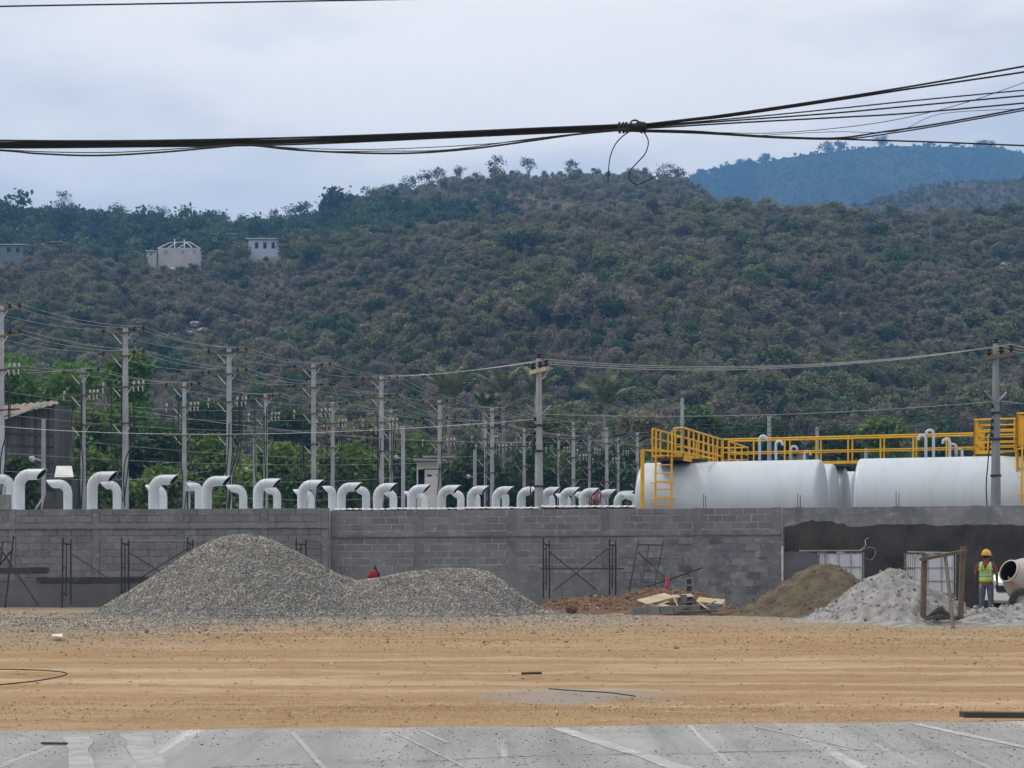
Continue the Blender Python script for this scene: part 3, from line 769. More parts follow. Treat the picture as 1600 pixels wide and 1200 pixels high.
# left wall
wa = Wall(-70, 46.0, 514, 46.0, 795, 792.5, 'grey concrete block wall at the left, behind the tall gravel heap, with narrow pillars')
colA = [wa.s_of(p) for p in (19, 150, 282, 413, 508)]
wa.slab('core', 0, wa.len, -0.16, -0.01 + 0.015 - 0.012, -0.03, -3.2, M['mortar_dark'])
for s in colA: wa.slab('pillar', s - 0.09, s + 0.09, -0.19, 0.016, -0.019, -3.1, M['column'])
sk = [(s - 0.11, s + 0.11) for s in colA]
wa.blocks(0, wa.len, [0, 1], sk)
wa.slab('tie_beam', 0, wa.len, -0.05, 0.019, -0.44, -0.57, M['block'], seg=1)
wa.slab('ledge', 0, wa.len, -0.05, 0.055, -0.572, -0.60, M['column'])
# the courses below the tie beam
def courses_below(w, s0, s1, first, n, skip, zoff):
    for c in range(n): w.lay_course(s0, s1, skip, zoff - 0.10 - c * BH, c % 2)
courses_below(wa, 0, wa.len, 0, 7, sk, -0.60)
ragged(wa, 'plaster_coat', 0, wa.len, -2.02, None, 0.028, M['parge_dark'], 0.05, 2)
ragged(wa, 'dark_band', wa.s_of(58), wa.s_of(232), -1.98, -2.16, 0.045, M['wet'], 0.035, 4)  # this band and the next: narrow strips darker than the wall around them
ragged(wa, 'dark_band', wa.s_of(-60), wa.s_of(76), -1.70, -1.86, 0.045, M['wet'], 0.03, 6)
wa.slab('pillar_stub', wa.s_of(-8), wa.s_of(15), -0.17, 0.06, 0.40, -0.02, M['column'])
# middle wall
wb = Wall(516, 46.4, 1222, 45.0, 797, 791.5, 'pale jointed concrete block wall in the middle, with smeared cement along its foot')
colB = [wb.s_of(p) for p in (522, 655, 800, 945, 1090, 1214)]
wb.slab('core', 0, wb.len, -0.16, -0.001, -0.03, -3.2, M['mortar'])
for s in colB: wb.slab('pillar', s - 0.12, s + 0.12, -0.19, 0.020, -0.019, -3.1, M['column'])
sk = [(s - 0.12, s + 0.12) for s in colB]
wb.blocks(0, wb.len, [0, 1, 2], sk)
wb.slab('tie_beam', 0, wb.len, -0.05, 0.023, -0.64, -0.77, M['parge'])
wb.slab('ledge', 0, wb.len, -0.05, 0.052, -0.772, -0.80, M['column'])
courses_below(wb, 0, wb.s_of(965), 0, 5, sk, -0.80)
ragged(wb, 'plaster_coat', 0, wb.s_of(966), -1.80, None, 0.026, M['column'], 0.06, 8)
ragged(wb, 'plaster_coat', wb.s_of(966), wb.len, -0.82, None, 0.024, M['parge'], 0.05, 10)
# faint raised courses showing through the smeared coat
for c in range(8):
    for k in range(11):
        s0 = wb.s_of(968) + k * 0.42 + (0.2 if c % 2 else 0) + random.uniform(-.02, .02)
        if s0 + 0.36 > wb.len or random.random() < 0.15 or any(abs(s0 + .18 - q) < .32 for q in colB): continue
        wb.slab('block', s0, s0 + 0.385, 0.0, 0.034 + random.uniform(-.004, .009), -0.85 - c * BH, -1.035 - c * BH, M[random.choice(('parge', 'parge_pale', 'parge_mid', 'parge_mid', 'parge_pale'))])
# right wall: raw top band, dark fresh plaster below
wc = Wall(1223, 45.1, 1700, 44.2, 791.5, 787, 'block wall at the right, coated below with dark wet plaster')
colC = [wc.s_of(p) for p in (1248, 1403, 1525, 1650)]
wc.slab('core', 0, wc.len, -0.16, -0.001, -0.03, -3.2, M['mortar'])
for s in colC: wc.slab('pillar', s - 0.11, s + 0.11, -0.19, 0.021, -0.019, -0.62, M['column'])
sk = [(s - 0.11, s + 0.11) for s in colC]
wc.blocks(0, wc.len, [0, 1, 2], sk)
ragged(wc, 'plaster_coat', 0, wc.len, -0.10, -0.60, 0.018, M['parge'], 0.09, 14)
sB = wc.s_of(1318)
courses_below(wc, 0, sB, 0, 6, sk[:1], -0.64)
ragged(wc, 'plaster_coat', 0.02, wc.s_of(1336), -1.25, None, 0.022, M['parge_dark'], 0.25, 16, step=.08)
def dr(s):
    return -0.06 - 0.55 * float(np.interp(s, [wc.s_of(1226), wc.s_of(1262), wc.s_of(1290), wc.s_of(1330), wc.s_of(1345)], [0.1, 0.25, 0.55, 0.45, 0.0])) * (0.6 + 0.5 * float(vnoise(s * 2.3, 3, 5)))
ragged(wc, 'wet_plaster', wc.s_of(1322), wc.len, -0.55, None, 0.036, M['wet'], 0.10, 18, step=0.07)
ragged(wc, 'wet_plaster', wc.s_of(1226), wc.s_of(1324), -0.58, -1.22, 0.033, M['wet'], 0.34, 20, step=0.07)
ragged(wc, 'wet_plaster', wc.s_of(1290), wc.s_of(1326), -0.80, -1.9, 0.031, M['wet'], 0.34, 22, step=0.06)
# starter bars on the wall tops
def rebar(w, px, h, label, n=2):
    t = thing('starter_bars', w.p(w.s_of(px), -0.08, w.top(w.s_of(px)) - 0.03), label, 'rebar', 'starter bars on the wall')
    for k in range(n):
        c = w.p(w.s_of(px) + (k - .5) * 0.07, -0.08, w.top(w.s_of(px)) - 0.05)
        MB().tube([c, c + Vector((random.uniform(-.01, .01), 0, h * (1 - .12 * k)))], 0.010, 5).build('bar', M['scaff'], t)
rebar(wb, 1101, 0.42, 'pair of short dark steel bars above wall near the ladder tank')
rebar(wc, 1249, 0.42, 'pair of short dark steel bars above wall below tank gap')
rebar(wc, 1403, 0.45, 'pair of dark bars with splashed mortar above wall, left of grey pole')
# ------------------------------------------------------------------ heaps
def heap(name, label, cat, d, profile, k, mat, noise=0.05, nscale=1.2, res=0.09, kback=None, round_=0.35, seed=0, toe=0.25, fine=0.0):
    """a heap whose skyline follows the profile (photo columns, rows) at distance d and falls away to front and back at slope k"""
    pr = np.array(profile, float); X = (pr[:, 0] - 800) * d / F; Z = CH + (HY - pr[:, 1]) * d / F
    def hz(x, y):
        s = np.interp(x, X, Z)
        kk = np.where(y < d, k, kback or k)
        z = s - kk * (np.sqrt((y - d) ** 2 + round_ ** 2) - round_)
        z = np.where(z < toe, toe * np.exp(np.clip((z - toe) / toe, -8, 0)) - 0.10, z - 0.10) # flared toe
        z = z + fine * (1 - 2 * np.abs(fbm(x * 3.1 + .6 * y, y * 3.4, seed + 5, 3))) * np.clip((z + .02) / .25, 0, 1) + .45 * fine * fbm(x * 9, y * 9, seed + 9, 2) * np.clip((z + .02) / .25, 0, 1)
        return z + noise * fbm(x * nscale, y * nscale, seed, 4) * np.clip((z + .05) / 0.3, 0.0, 1)
    hmax = Z.max(); r = hmax / k + 1.2
    xs = np.arange(X[0] - 0.4, X[-1] + 0.4, res); ys = np.arange(d - r, d + min(r, 4.2), res)
    Xg, Yg = np.meshgrid(xs, ys); Zg = hz(Xg, Yg)
    nr, nc = Xg.shape; i = np.arange(nr * nc).reshape(nr, nc)
    f = np.stack([i[:-1, :-1], i[:-1, 1:], i[1:, 1:], i[1:, :-1]], -1).reshape(-1, 4)
    zz = Zg.ravel(); f = f[(zz[f] > -0.095).any(1)]
    used = np.unique(f); rm = np.full(nr * nc, -1); rm[used] = np.arange(len(used))
    base = Vector((float(X[np.argmax(Z)]), d, 0))
    v = np.stack([Xg.ravel(), Yg.ravel(), zz], 1)[used] - np.array(base)
    t = thing(name, base, label, cat)
    link('mound', np_mesh('mound', v, rm[f], mat, True), t)
    return t, hz, (X[0] - .3, X[-1] + .3, d - r, d + min(r, 4.2)), base
def cover(t, hz, box_, base, dens, sz, spread, protos, name, label, zmin=0.0, sink=0.25, cond=None, seed=1):
    rng = np.random.default_rng(seed)
    n = int((box_[1] - box_[0]) * (box_[3] - box_[2]) * dens)
    x = rng.uniform(box_[0], box_[1], n); y = rng.uniform(box_[2], box_[3], n); z = hz(x, y)
    k = z > zmin
    if cond is not None: k &= cond(x, y, z, rng)
    x, y, z = x[k], y[k], z[k]; n = len(x)
    s = rng.lognormal(math.log(sz), spread, n).clip(sz * 0.4, sz * 3)
    o = scatter(name, np.stack([x, y, z + s * (0.5 - sink) * .6], 1) - np.array(base), np.stack([s, s * rng.uniform(.7, 1, n), s * rng.uniform(.7, 1, n)], 1), rng.uniform(0, 6.28, (n, 3)), rng.integers(0, len(protos), n), protos, label, None)
    o.parent = t
    return o
gst = [stone_proto('gravel_shape', M['stone'], s, 0.75) for s in (11, 12, 13, 14)]
t, hz, bx, bs = heap('gravel_heap', 'tall grey gravel heap in front of the left wall', 'gravel heap', 40.8,
    [(105, 962), (140, 955), (200, 922), (250, 889), (300, 855), (340, 836), (362, 830), (392, 830), (425, 838), (470, 860), (520, 887), (560, 903), (600, 925), (650, 960)], 0.60, M['heap_base'], 0.06, 0.9, seed=3)
cover(t, hz, bx, bs, 950, 0.037, 0.28, gst, 'gravel', 'grey crushed gravel of the tall heap', 0.0, seed=5)
t, hz, bx, bs = heap('gravel_heap', 'low broad grey gravel heap, right of the tall one', 'gravel heap', 40.6,
    [(480, 960), (520, 930), (555, 903), (600, 894), (640, 889), (690, 884), (735, 883), (760, 888), (790, 905), (825, 932), (850, 948), (875, 957), (905, 962)], 0.55, M['heap_base'], 0.06, 0.9, seed=8)
cover(t, hz, bx, bs, 950, 0.037, 0.28, gst, 'gravel', 'grey crushed gravel of the low heap', 0.0, seed=6)
# spilled gravel round the heaps
rng = np.random.default_rng(77); n = 70000
x = rng.uniform(-17, 3.5, n); y = rng.uniform(26, 45, n)
k = rng.random(n) < np.clip(np.exp(-np.abs(y - 37.5) / 2.0) * np.clip(1.2 - np.abs(x + 5.5) / 10, 0, 1) + .95 * np.exp(-((x + 10.5) / 5.0) ** 2 - ((y - 35.5) / 4.2) ** 2) * (.65 + .8 * fbm(x * .4, y * .5, 91)), 0, .95); x, y = x[k], y[k]; n = len(x)
s = rng.lognormal(math.log(0.032), .35, n)
scatter('spilled_gravel', np.stack([x, y, yard_z(x, y) + s * .2], 1), np.stack([s, s, s * .8], 1), rng.uniform(0, 6.28, (n, 3)), rng.integers(0, 4, n), gst, 'stray gravel spilled on the dirt round the grey heaps', 'gravel')

bcl = [stone_proto('brown_clod_shape', M['brown_clod'], s) for s in (21, 22)]
t, hz, bx, bs = heap('sand_heap', 'brown sand heap beside the first caged tote', 'sand heap', 40.2,
    [(1095, 966), (1140, 955), (1180, 930), (1220, 905), (1255, 886), (1280, 877), (1300, 876), (1322, 886), (1350, 905), (1390, 930), (1430, 958)], 0.62, M['sand_brown'], 0.13, 1.7, 0.045, seed=12, fine=.06)
cover(t, hz, bx, bs, 40, 0.032, 0.5, bcl, 'sand_clods', 'clods on the brown sand heap', 0.02, seed=7)
gcl = [stone_proto('grey_clod_shape', M['sand_clod'], s) for s in (31, 32)]
t, hz, bx, bs = heap('sand_heap', 'pale grey lumpy sand heap behind the wooden sieve frame', 'sand heap', 36.6,
    [(1210, 972), (1250, 966), (1290, 942), (1330, 913), (1360, 893), (1385, 884), (1405, 885), (1430, 900), (1470, 925), (1510, 950), (1550, 962), (1600, 970)], 0.60, M['sand_grey'], 0.20, 2.2, 0.04, seed=15, fine=.075)
cover(t, hz, bx, bs, 90, 0.042, 0.6, gcl, 'sand_clods', 'clods on the pale sand heap', 0.02, seed=8)
t, hz, bx, bs = heap('sand_heap', 'low spread of pale grey sand at the feet of the worker', 'sand heap', 35.6,
    [(1400, 972), (1450, 962), (1500, 955), (1530, 944), (1560, 946), (1585, 944), (1620, 938), (1680, 935), (1740, 960)], 0.34, M['sand_grey'], 0.14, 1.9, 0.05, seed=18, fine=.08)
cover(t, hz, bx, bs, 80, 0.042, 0.6, gcl, 'sand_clods', 'clods on the low sand spread', 0.02, seed=9)
rcl = [stone_proto('earth_clod_shape', M['earth_clod'], s) for s in (41, 42, 43)]
t, hz, bx, bs = heap('earth_heap', 'low reddish earth heap with stones below the scaffold', 'earth heap', 43.0,
    [(830, 955), (850, 938), (880, 929), (920, 926), (960, 930), (990, 922), (1020, 914), (1050, 913), (1085, 916), (1110, 925), (1140, 940), (1160, 952)], 0.40, M['earth_red'], 0.10, 1.5, 0.07, seed=24)
cover(t, hz, bx, bs, 170, 0.045, 0.5, rcl, 'earth_clods', 'stones and clods in the red earth', 0.02, seed=10)

# ------------------------------------------------------------------ scaffolds
def frame_part(t, a_top, a_bot, b_top, b_bot, mat='scaff', rungs=(0.12, 0.42, 0.72), r=0.024, bar_t=0.03):
    """a scaffold frame: two posts, a top bar, an inner ladder post and rungs; each piece its own mesh"""
    A, a, B, b_ = (Vector(q) for q in (a_top, a_bot, b_top, b_bot))
    up = (A - a).normalized() * 0.10
    f = MB().tube([A.lerp(a, bar_t), B.lerp(b_, bar_t)], r * .85, 6).build('frame', M[mat], t)
    MB().tube([a, A + up], r, 6).build('post', M[mat], f)
    MB().tube([b_, B + up], r, 6).build('post', M[mat], f)
    ia, ib = A.lerp(B, 0.45), a.lerp(b_, 0.45)
    MB().tube([ia.lerp(ib, bar_t), ia.lerp(ib, .85)], r * .75, 6).build('post', M[mat], f)
    for q in rungs: MB().tube([A.lerp(a, q), ia.lerp(ib, q)], r * .6, 5).build('rung', M[mat], f)
    return f
def brace(t, p, q, mat='scaff', r=0.015): return MB().tube([p, Vector(p).lerp(Vector(q), .5), q], r, 5).build('brace', M[mat], t)
G = lambda px, d: P(px, HY + CH * F / d, d)
# middle scaffold with its cross braces and plank
t = thing('scaffold', G(905, 44.0), 'dark green scaffold bay with crossed braces before the middle wall', 'scaffold', 'scaffolds')
frame_part(t, P(849, 846, 43.3), P(849, 935, 43.3), P(858.5, 850, 44.7), P(858.5, 935, 44.7))
frame_part(t, P(952.5, 848, 43.3), P(952.5, 935, 43.3), P(962, 850, 44.7), P(962, 930, 44.7))
brace(t, P(859, 863, 44.6), P(934, 923, 44.6)); brace(t, P(950, 857, 43.4), P(864, 924, 43.4))
MB().bar(P(845, 888, 44.0), P(975, 888.5, 44.0), 0.22, 0.035).build('plank', M['wood_dark'], t)
# leaning frame with loose tubes
t = thing('leaning_scaffold', G(1005, 44.4), 'lone dark scaffold frame leaning on the wall above the boards', 'scaffold', 'scaffolds')
frame_part(t, P(997, 849, 44.5), P(983, 923, 43.8), P(1036, 850, 44.6), P(1022, 918, 43.9), rungs=(), r=0.022)
a, b_ = P(1014, 853, 44.4), P(1034, 853, 44.5)
for q, (x0, x1, y) in enumerate(((1014, 1032, 872), (1009, 1027, 892), (1006, 1023, 910))): MB().tube([P(x0, y, 44.2), P(x1, y, 44.2)], 0.013, 5).build('rung', M['scaff'], t)
single('scaffold_brace', MB().tube([P(997, 863, 44.1), P(1019, 883, 43.9), P(1043, 906, 43.4)], 0.02, 5), M['scaff'], 'dark brace tube slanting down from the leaning scaffold frame', 'brace')
single('scaffold_brace', MB().tube([P(1013, 916, 43.0), P(1050, 904, 43.7), P(1097, 887, 44.8)], 0.02, 5), M['scaff'], 'long dark brace tube propped against wall above the boards', 'brace')
rb = MB()
for k in range(4): rb.tube([P(1040 + k, 902, 43.35), P(1041.5 + k * .8, 909, 43.3), P(1039.5 + k * 1.3, 917, 43.25)], 0.022, 4)
single('ribbon', rb, M['ribbon'], 'pink red ribbon tied where two scaffold tubes cross', 'ribbon')
# scaffold run on the left
t = thing('scaffold', G(150, 44.6), 'dark scaffold run of three frames standing left of the tall gravel heap', 'scaffold', 'scaffolds')
frame_part(t, P(98, 846, 44.2), P(97, 950, 44.2), P(110.5, 848, 45.2), P(110.5, 944, 45.2), rungs=(.4, .8))
frame_part(t, P(190, 846, 44.2), P(190, 948, 44.2), P(201, 848, 45.2), P(201, 944, 45.2), rungs=(.4, .8))
frame_part(t, P(293, 845, 44.2), P(293, 948, 44.2), P(301.5, 848, 45.2), P(301.5, 944, 45.2), rungs=(.4, .8))
brace(t, P(110, 864, 45.1), P(176, 908, 45.1)); brace(t, P(188, 858, 44.3), P(114, 909, 44.3), 'scaff_pale', 0.011)
brace(t, P(201, 863, 45.1), P(275, 908, 45.1)); brace(t, P(292, 858, 44.3), P(205, 912, 44.3))
MB().tube([P(202, 845, 45.15), P(300, 845, 45.15)], 0.018, 5).build('brace', M['scaff_pale'], t)
MB().tube([P(96, 926, 44.2), P(108, 926.5, 44.9)], 0.022, 5).build('brace', M['scaff_pale'], t)
t = thing('leaning_scaffold', G(8, 44.3), 'tilted dark scaffold frame with crossed tubes at the far left edge', 'scaffold', 'scaffolds')
frame_part(t, P(20.5, 843, 44.2), P(8, 950, 43.9), P(-14, 844, 44.8), P(-27, 944, 44.6), rungs=(.45, .62, .82))
brace(t, P(-2, 853, 44.4), P(60, 946, 43.8), r=.022); brace(t, P(20, 858, 44.1), P(-30, 918, 44.5), r=.024); brace(t, P(21, 862, 44.1), P(64, 914, 44.6), 'scaff_pale', .012)
t = thing('leaning_scaffold', G(470, 44.8), 'dark scaffold frame top showing over the tall gravel heap', 'scaffold', 'scaffolds')
frame_part(t, P(463, 846, 44.5), P(463, 948, 44.5), P(478, 847, 45.0), P(478, 946, 45.0), rungs=(.12, .4), bar_t=.04)

# ------------------------------------------------------------------ debris by the wall
def slanted(name, a, b_, w, h, mat, label, cat, group=None, up=(0, 0, 1)):
    mb = MB().bar(a, b_, w, h, up); return single(name, mb, M[mat], label, cat, group)
GB = 'boards and blocks in the debris pile'
D0 = 40.6
def blk(name, px, py, d, size, rz, label, mat='block'):
    mb = MB().box((0, 0, size[2] / 2), size, jit=.006); c = P(px, py, d)
    o = link(name, mb.mesh(name, M[mat]), None, c, (0, 0, rz)); return tag(o, label, 'block', GB)
# a hollow block standing on end on another one
def hollow(c, rz, label):
    t = thing('hollow_block', c, label, 'block', GB, rz)
    mb = MB(); w, dp, h = .19, .19, .38
    mb.box((0, dp / 2 - .015, h / 2), (w, .03, h)); mb.box((-w / 2 + .015, 0, h / 2), (.03, dp - .06, h)); mb.box((w / 2 - .015, 0, h / 2), (.03, dp - .06, h))
    for z in (.015, .19, h - .015): mb.box((0, -.001, z), (w - .06, dp - .062, .03))
    link('shell', mb.mesh('shell', M['column']), t); return t
hollow(P(1076, 949, 41.2), 0.1, 'pale hollow block standing upright, lower of two by the boards')
hollow(P(1077, 926, 41.2), -0.15, 'pale hollow block on end atop another by the boards')
blk('concrete_block', 1066, 941, 40.9, (.16, .2, .2), .3, 'small pale block beside the two upright hollow blocks', 'column')
yb = lambda px, py, d=D0: P(px, py, d)
for k, (x, w, rz) in enumerate(((997, .36, .25), (1019, .38, -.12), (1040, .32, .2), (1062, .30, .12), (1082, .36, -.1), (1108, .36, .16))):
    o = blk('concrete_block', x, 959 - k * .6, 39.4 + k * .1, (w, .2, .17), rz, ORD[k] + ' grey concrete block from the left along the front of the debris pile')
for k, (a, b_, w, h, up, lab) in enumerate((
    ((1003, 941, 40.0), (1046, 930, 40.9), .34, .02, (0, -.5, 1), 'wide pale board at the left end of debris pile, tilted up'),
    ((1028, 934, 40.7), (1082, 930, 41.0), .18, .02, (0, -.4, 1), 'pale board lying along the top of the debris pile'),
    ((1052, 932, 40.2), (1060, 951, 39.7), .14, .02, (1, 0, .3), 'short pale board end hanging down in the debris pile'),
    ((1090, 937, 40.6), (1131, 941, 40.3), .26, .03, (0, -.5, 1), 'broad cream board at the right end of debris pile'),
    ((1094, 942, 40.0), (1105, 951, 39.5), .12, .02, (.5, 0, 1), 'narrow cream board slanting to the ground at the right end'),
    ((1044, 952, 39.6), (1137, 945, 40.2), .12, .04, (0, 0, 1), 'long grey plank low across the front of the debris pile'),
    ((1012, 944, 40.3), (1044, 948, 40.1), .25, .03, (0, -.2, 1), 'grey weathered board under the wide pale board'),
    ((1042, 944, 40.6), (1100, 939, 40.9), .30, .03, (0, -.1, 1), 'dark board in the shade inside debris pile'),
    ((1130, 949, 40.1), (1133, 941, 40.1), .05, .05, (0, 1, 0), 'small dark post under the broad cream board'),
    ((1062, 955, 39.5), (1125, 953, 39.8), .18, .025, (0, 0, 1), 'flat grey board on the ground before the debris pile'))):
    slanted('board', yb(*a), yb(*b_), w, h, 'board' if 'pale' in lab or 'cream' in lab else 'wood_dark' if 'dark' in lab else 'column', lab, 'board', GB, up)
rs = random.Random(5)
for k in range(8):
    x_ = 1006 + k * 15.5 + rs.uniform(-3, 3); d_ = rs.uniform(39.3, 40.6); c_ = P(x_, rs.uniform(944, 953), d_); l_ = rs.uniform(.15, .42); a_ = rs.uniform(-.5, .5)
    slanted('wood_scrap', c_ - Vector((l_ * .5, 0, 0)), c_ + Vector((l_ * .5, rs.uniform(-.2, .2), l_ * a_)), rs.uniform(.05, .12), .022, rs.choice(('board', 'wood', 'wood_dark', 'column')), ORD[k] + ' small loose wood scrap from the left in the debris pile', 'scrap', 'loose scraps in the debris pile')
single('boulder', MB().lathe([(-.16, .02), (-.13, .10), (-.03, .16), (.06, .145), (.11, .07), (.12, .01)], P(893, 951, 40.8), (.3, .2, 1), 7), M['earth_red'], 'round reddish boulder at the foot of the red earth', 'boulder')
# red bundle at the wall behind the gravel
mb = MB().lathe([(-.26, .02), (-.24, .12), (-.12, .17), (0, .15), (.08, .07), (.1, .02)], P(584, 895, 44.6), (.1, 0, 1), 10)
single('red_bundle', mb, M['red'], 'small dark red bundle by the wall behind the gravel heaps', 'bundle', smooth=True, base=P(584, 905, 44.6))
single('shovel_handle', MB().tube([P(583, 897, 44.7), P(586, 884, 44.85)], [.035, .03], 6).tube([P(586, 887, 44.6), P(593, 899, 44.5)], .025, 5), M['dark'], 'dark handle sticking up from the red bundle', 'handle')

# ------------------------------------------------------------------ caged totes
def tote(px0, px1, ytop, d, label):
    x0, x1 = PX(px0, d), PX(px1, d); w = x1 - x0; h = 1.12; zt = PZ(ytop, d); zb = zt - h
    t = thing('caged_tote', ((x0 + x1) / 2, d, 0), label, 'liquid tote', 'caged totes')
    c = Vector(((x0 + x1) / 2, d, 0))
    for sx in (-1, 1):
        for sy in (-1, 1): MB().box(c + Vector((sx * (w / 2 - .12), sy * .38, (zb - .14) / 2)), (.2, .2, zb - .14)).build('support_block', M['column'], t)
    MB().box(c + Vector((0, 0, zb - .07)), (w, 1.1, .14)).build('pallet', M['cage'], t)
    mb = MB(); rings = []
    for z, q in ((zb + .01, .90), (zb + .06, .96), (zt - .10, .96), (zt - .03, .90)):
        ww, dd = w * q / 2, .55 * q; cr = .10
        rings.append([c + Vector((sx * ww - sx * (cr if k else 0), sy * dd - sy * (0 if k else cr), z)) for sx, sy, ks in ((1, -1, (1, 0)), (1, 1, (0, 1)), (-1, 1, (1, 0)), (-1, -1, (0, 1))) for k in ks])
    mb.loft(rings); b = mb.build('bottle', M['tote'], t)
    MB().lathe([(0, .001), (0, .11), (.05, .11), (.05, .001)], c + Vector((0, 0, zt - .03)), (0, 0, 1), 14).build('cap', M['cage'], t)
    for k in range(4):
        z = zb + .02 + k * (h - .06) / 3
        MB().box(c + Vector((0, -.55, z)), (w, .018, .025)).build('cage_bar', M['cage'], t)
        for sx in (-1, 1): MB().box(c + Vector((sx * w / 2, 0, z)), (.018, 1.1, .025)).build('cage_bar', M['cage'], t)
    for k in range(4):
        MB().box(c + Vector((-w / 2 + .012 + k * (w - .024) / 3, -.562, zb + h / 2)), (.02, .012, h)).build('cage_bar', M['cage'], t)
    for k in range(5):
        for sx in (-1, 1): MB().box(c + Vector((sx * (w / 2 + .012), -.45 + k * .22, zb + h / 2)), (.012, .02, h)).build('cage_bar', M['cage'], t)
    return t
tote(1284, 1343, 863, 43.0, 'white liquid tote in steel cage behind the brown sand heap')
tote(1420, 1485, 864, 43.0, 'white liquid tote in steel cage seen through the wooden sieve frame')
slanted('plank', P(1250, 860.5, 42.6), P(1345, 860, 42.6), .22, .03, 'board', 'long thin plank lying on the tote behind the brown sand', 'plank')
slanted('plank', P(1419, 862, 42.5), P(1487, 863.5, 42.5), .12, .03, 'board', 'thin plank lying on the tote behind the sieve frame', 'plank')
def smooth_path(pts, n=6):
    """Catmull-Rom through the points"""
    p = [Vector(q) for q in pts]; p = [p[0] * 2 - p[1]] + p + [p[-1] * 2 - p[-2]]; out = []
    for i in range(1, len(p) - 2):
        for k in range(n):
            t = k / n; a, b_, c, d = p[i - 1], p[i], p[i + 1], p[i + 2]
            out.append(0.5 * ((2 * b_) + (c - a) * t + (2 * a - 5 * b_ + 4 * c - d) * t * t + (3 * b_ - a - 3 * c + d) * t ** 3))
    out.append(p[-2]); return out
single('hose', MB().tube(smooth_path([P(1341, 861, 42.8), P(1352, 853, 43.4), P(1352, 844, 43.9), P(1358, 840, 44.2)], 6), .014, 5), M['cage'], 'thin grey hose curling up the dark wall beside the tote', 'hose')
single('hose', MB().tube(smooth_path([P(1346, 860, 43.2), P(1358, 855, 43.8), P(1367, 858, 44.0), P(1367, 868, 44.0), P(1360, 875, 44.0), P(1350, 871, 43.6)], 6), .012, 5), M['cage'], 'thin grey hose looping below the first by the tote', 'hose')
single('pipe', MB().tube([G(1223, 44.4), P(1222.5, 853, 44.6)], .028, 8), M['brace'], 'pale upright pipe leaning on the wall left of brown sand', 'pipe')

# ------------------------------------------------------------------ wooden sieve frame
t = thing('sieve_frame', G(1473, 34.6), 'weathered wooden sieve frame on a prop standing in the grey sand', 'sieve')
MB().bar(P(1442, 972, 34.6), P(1444.5, 866, 34.9), .11, .09, (0, 1, 0)).build('post', M['wood'], t)
MB().bar(P(1500.5, 966, 35.2), P(1505, 854, 35.5), .11, .09, (0, 1, 0)).build('post', M['wood'], t)
MB().bar(P(1439, 874, 34.75), P(1508, 861, 35.35), .11, .07).build('top_bar', M['wood'], t)
MB().bar(P(1440, 968, 34.6), P(1502, 964, 35.2), .08, .07).build('bottom_bar', M['wood'], t)
MB().tube([P(1477, 868, 35.1), P(1484, 930, 34.0), P(1489.5, 986, 32.6)], .038, 6).build('prop', M['wood'], t)
mb = MB(); rows = []
for k in range(15):
    px = 1444 + k * 4; ytop = float(np.interp(px, [1444, 1455, 1465, 1472, 1480, 1490, 1500], [965, 957, 949, 948, 956, 964, 966]))
    rows.append([P(px, 968 - k * .2, 34.2 + k * .04), P(px, (968 + ytop) / 2, 34.25 + k * .04 + .1), P(px, ytop, 34.4 + k * .04)])
for a, b_ in zip(rows[:-1], rows[1:]):
    for k in range(2): mb.quad(a[k], b_[k], b_[k + 1], a[k + 1])
o = mb.build('torn_mesh', M['mesh_cloth'], t, True)
o.modifiers.new('solid', 'SOLIDIFY').thickness = 0.012
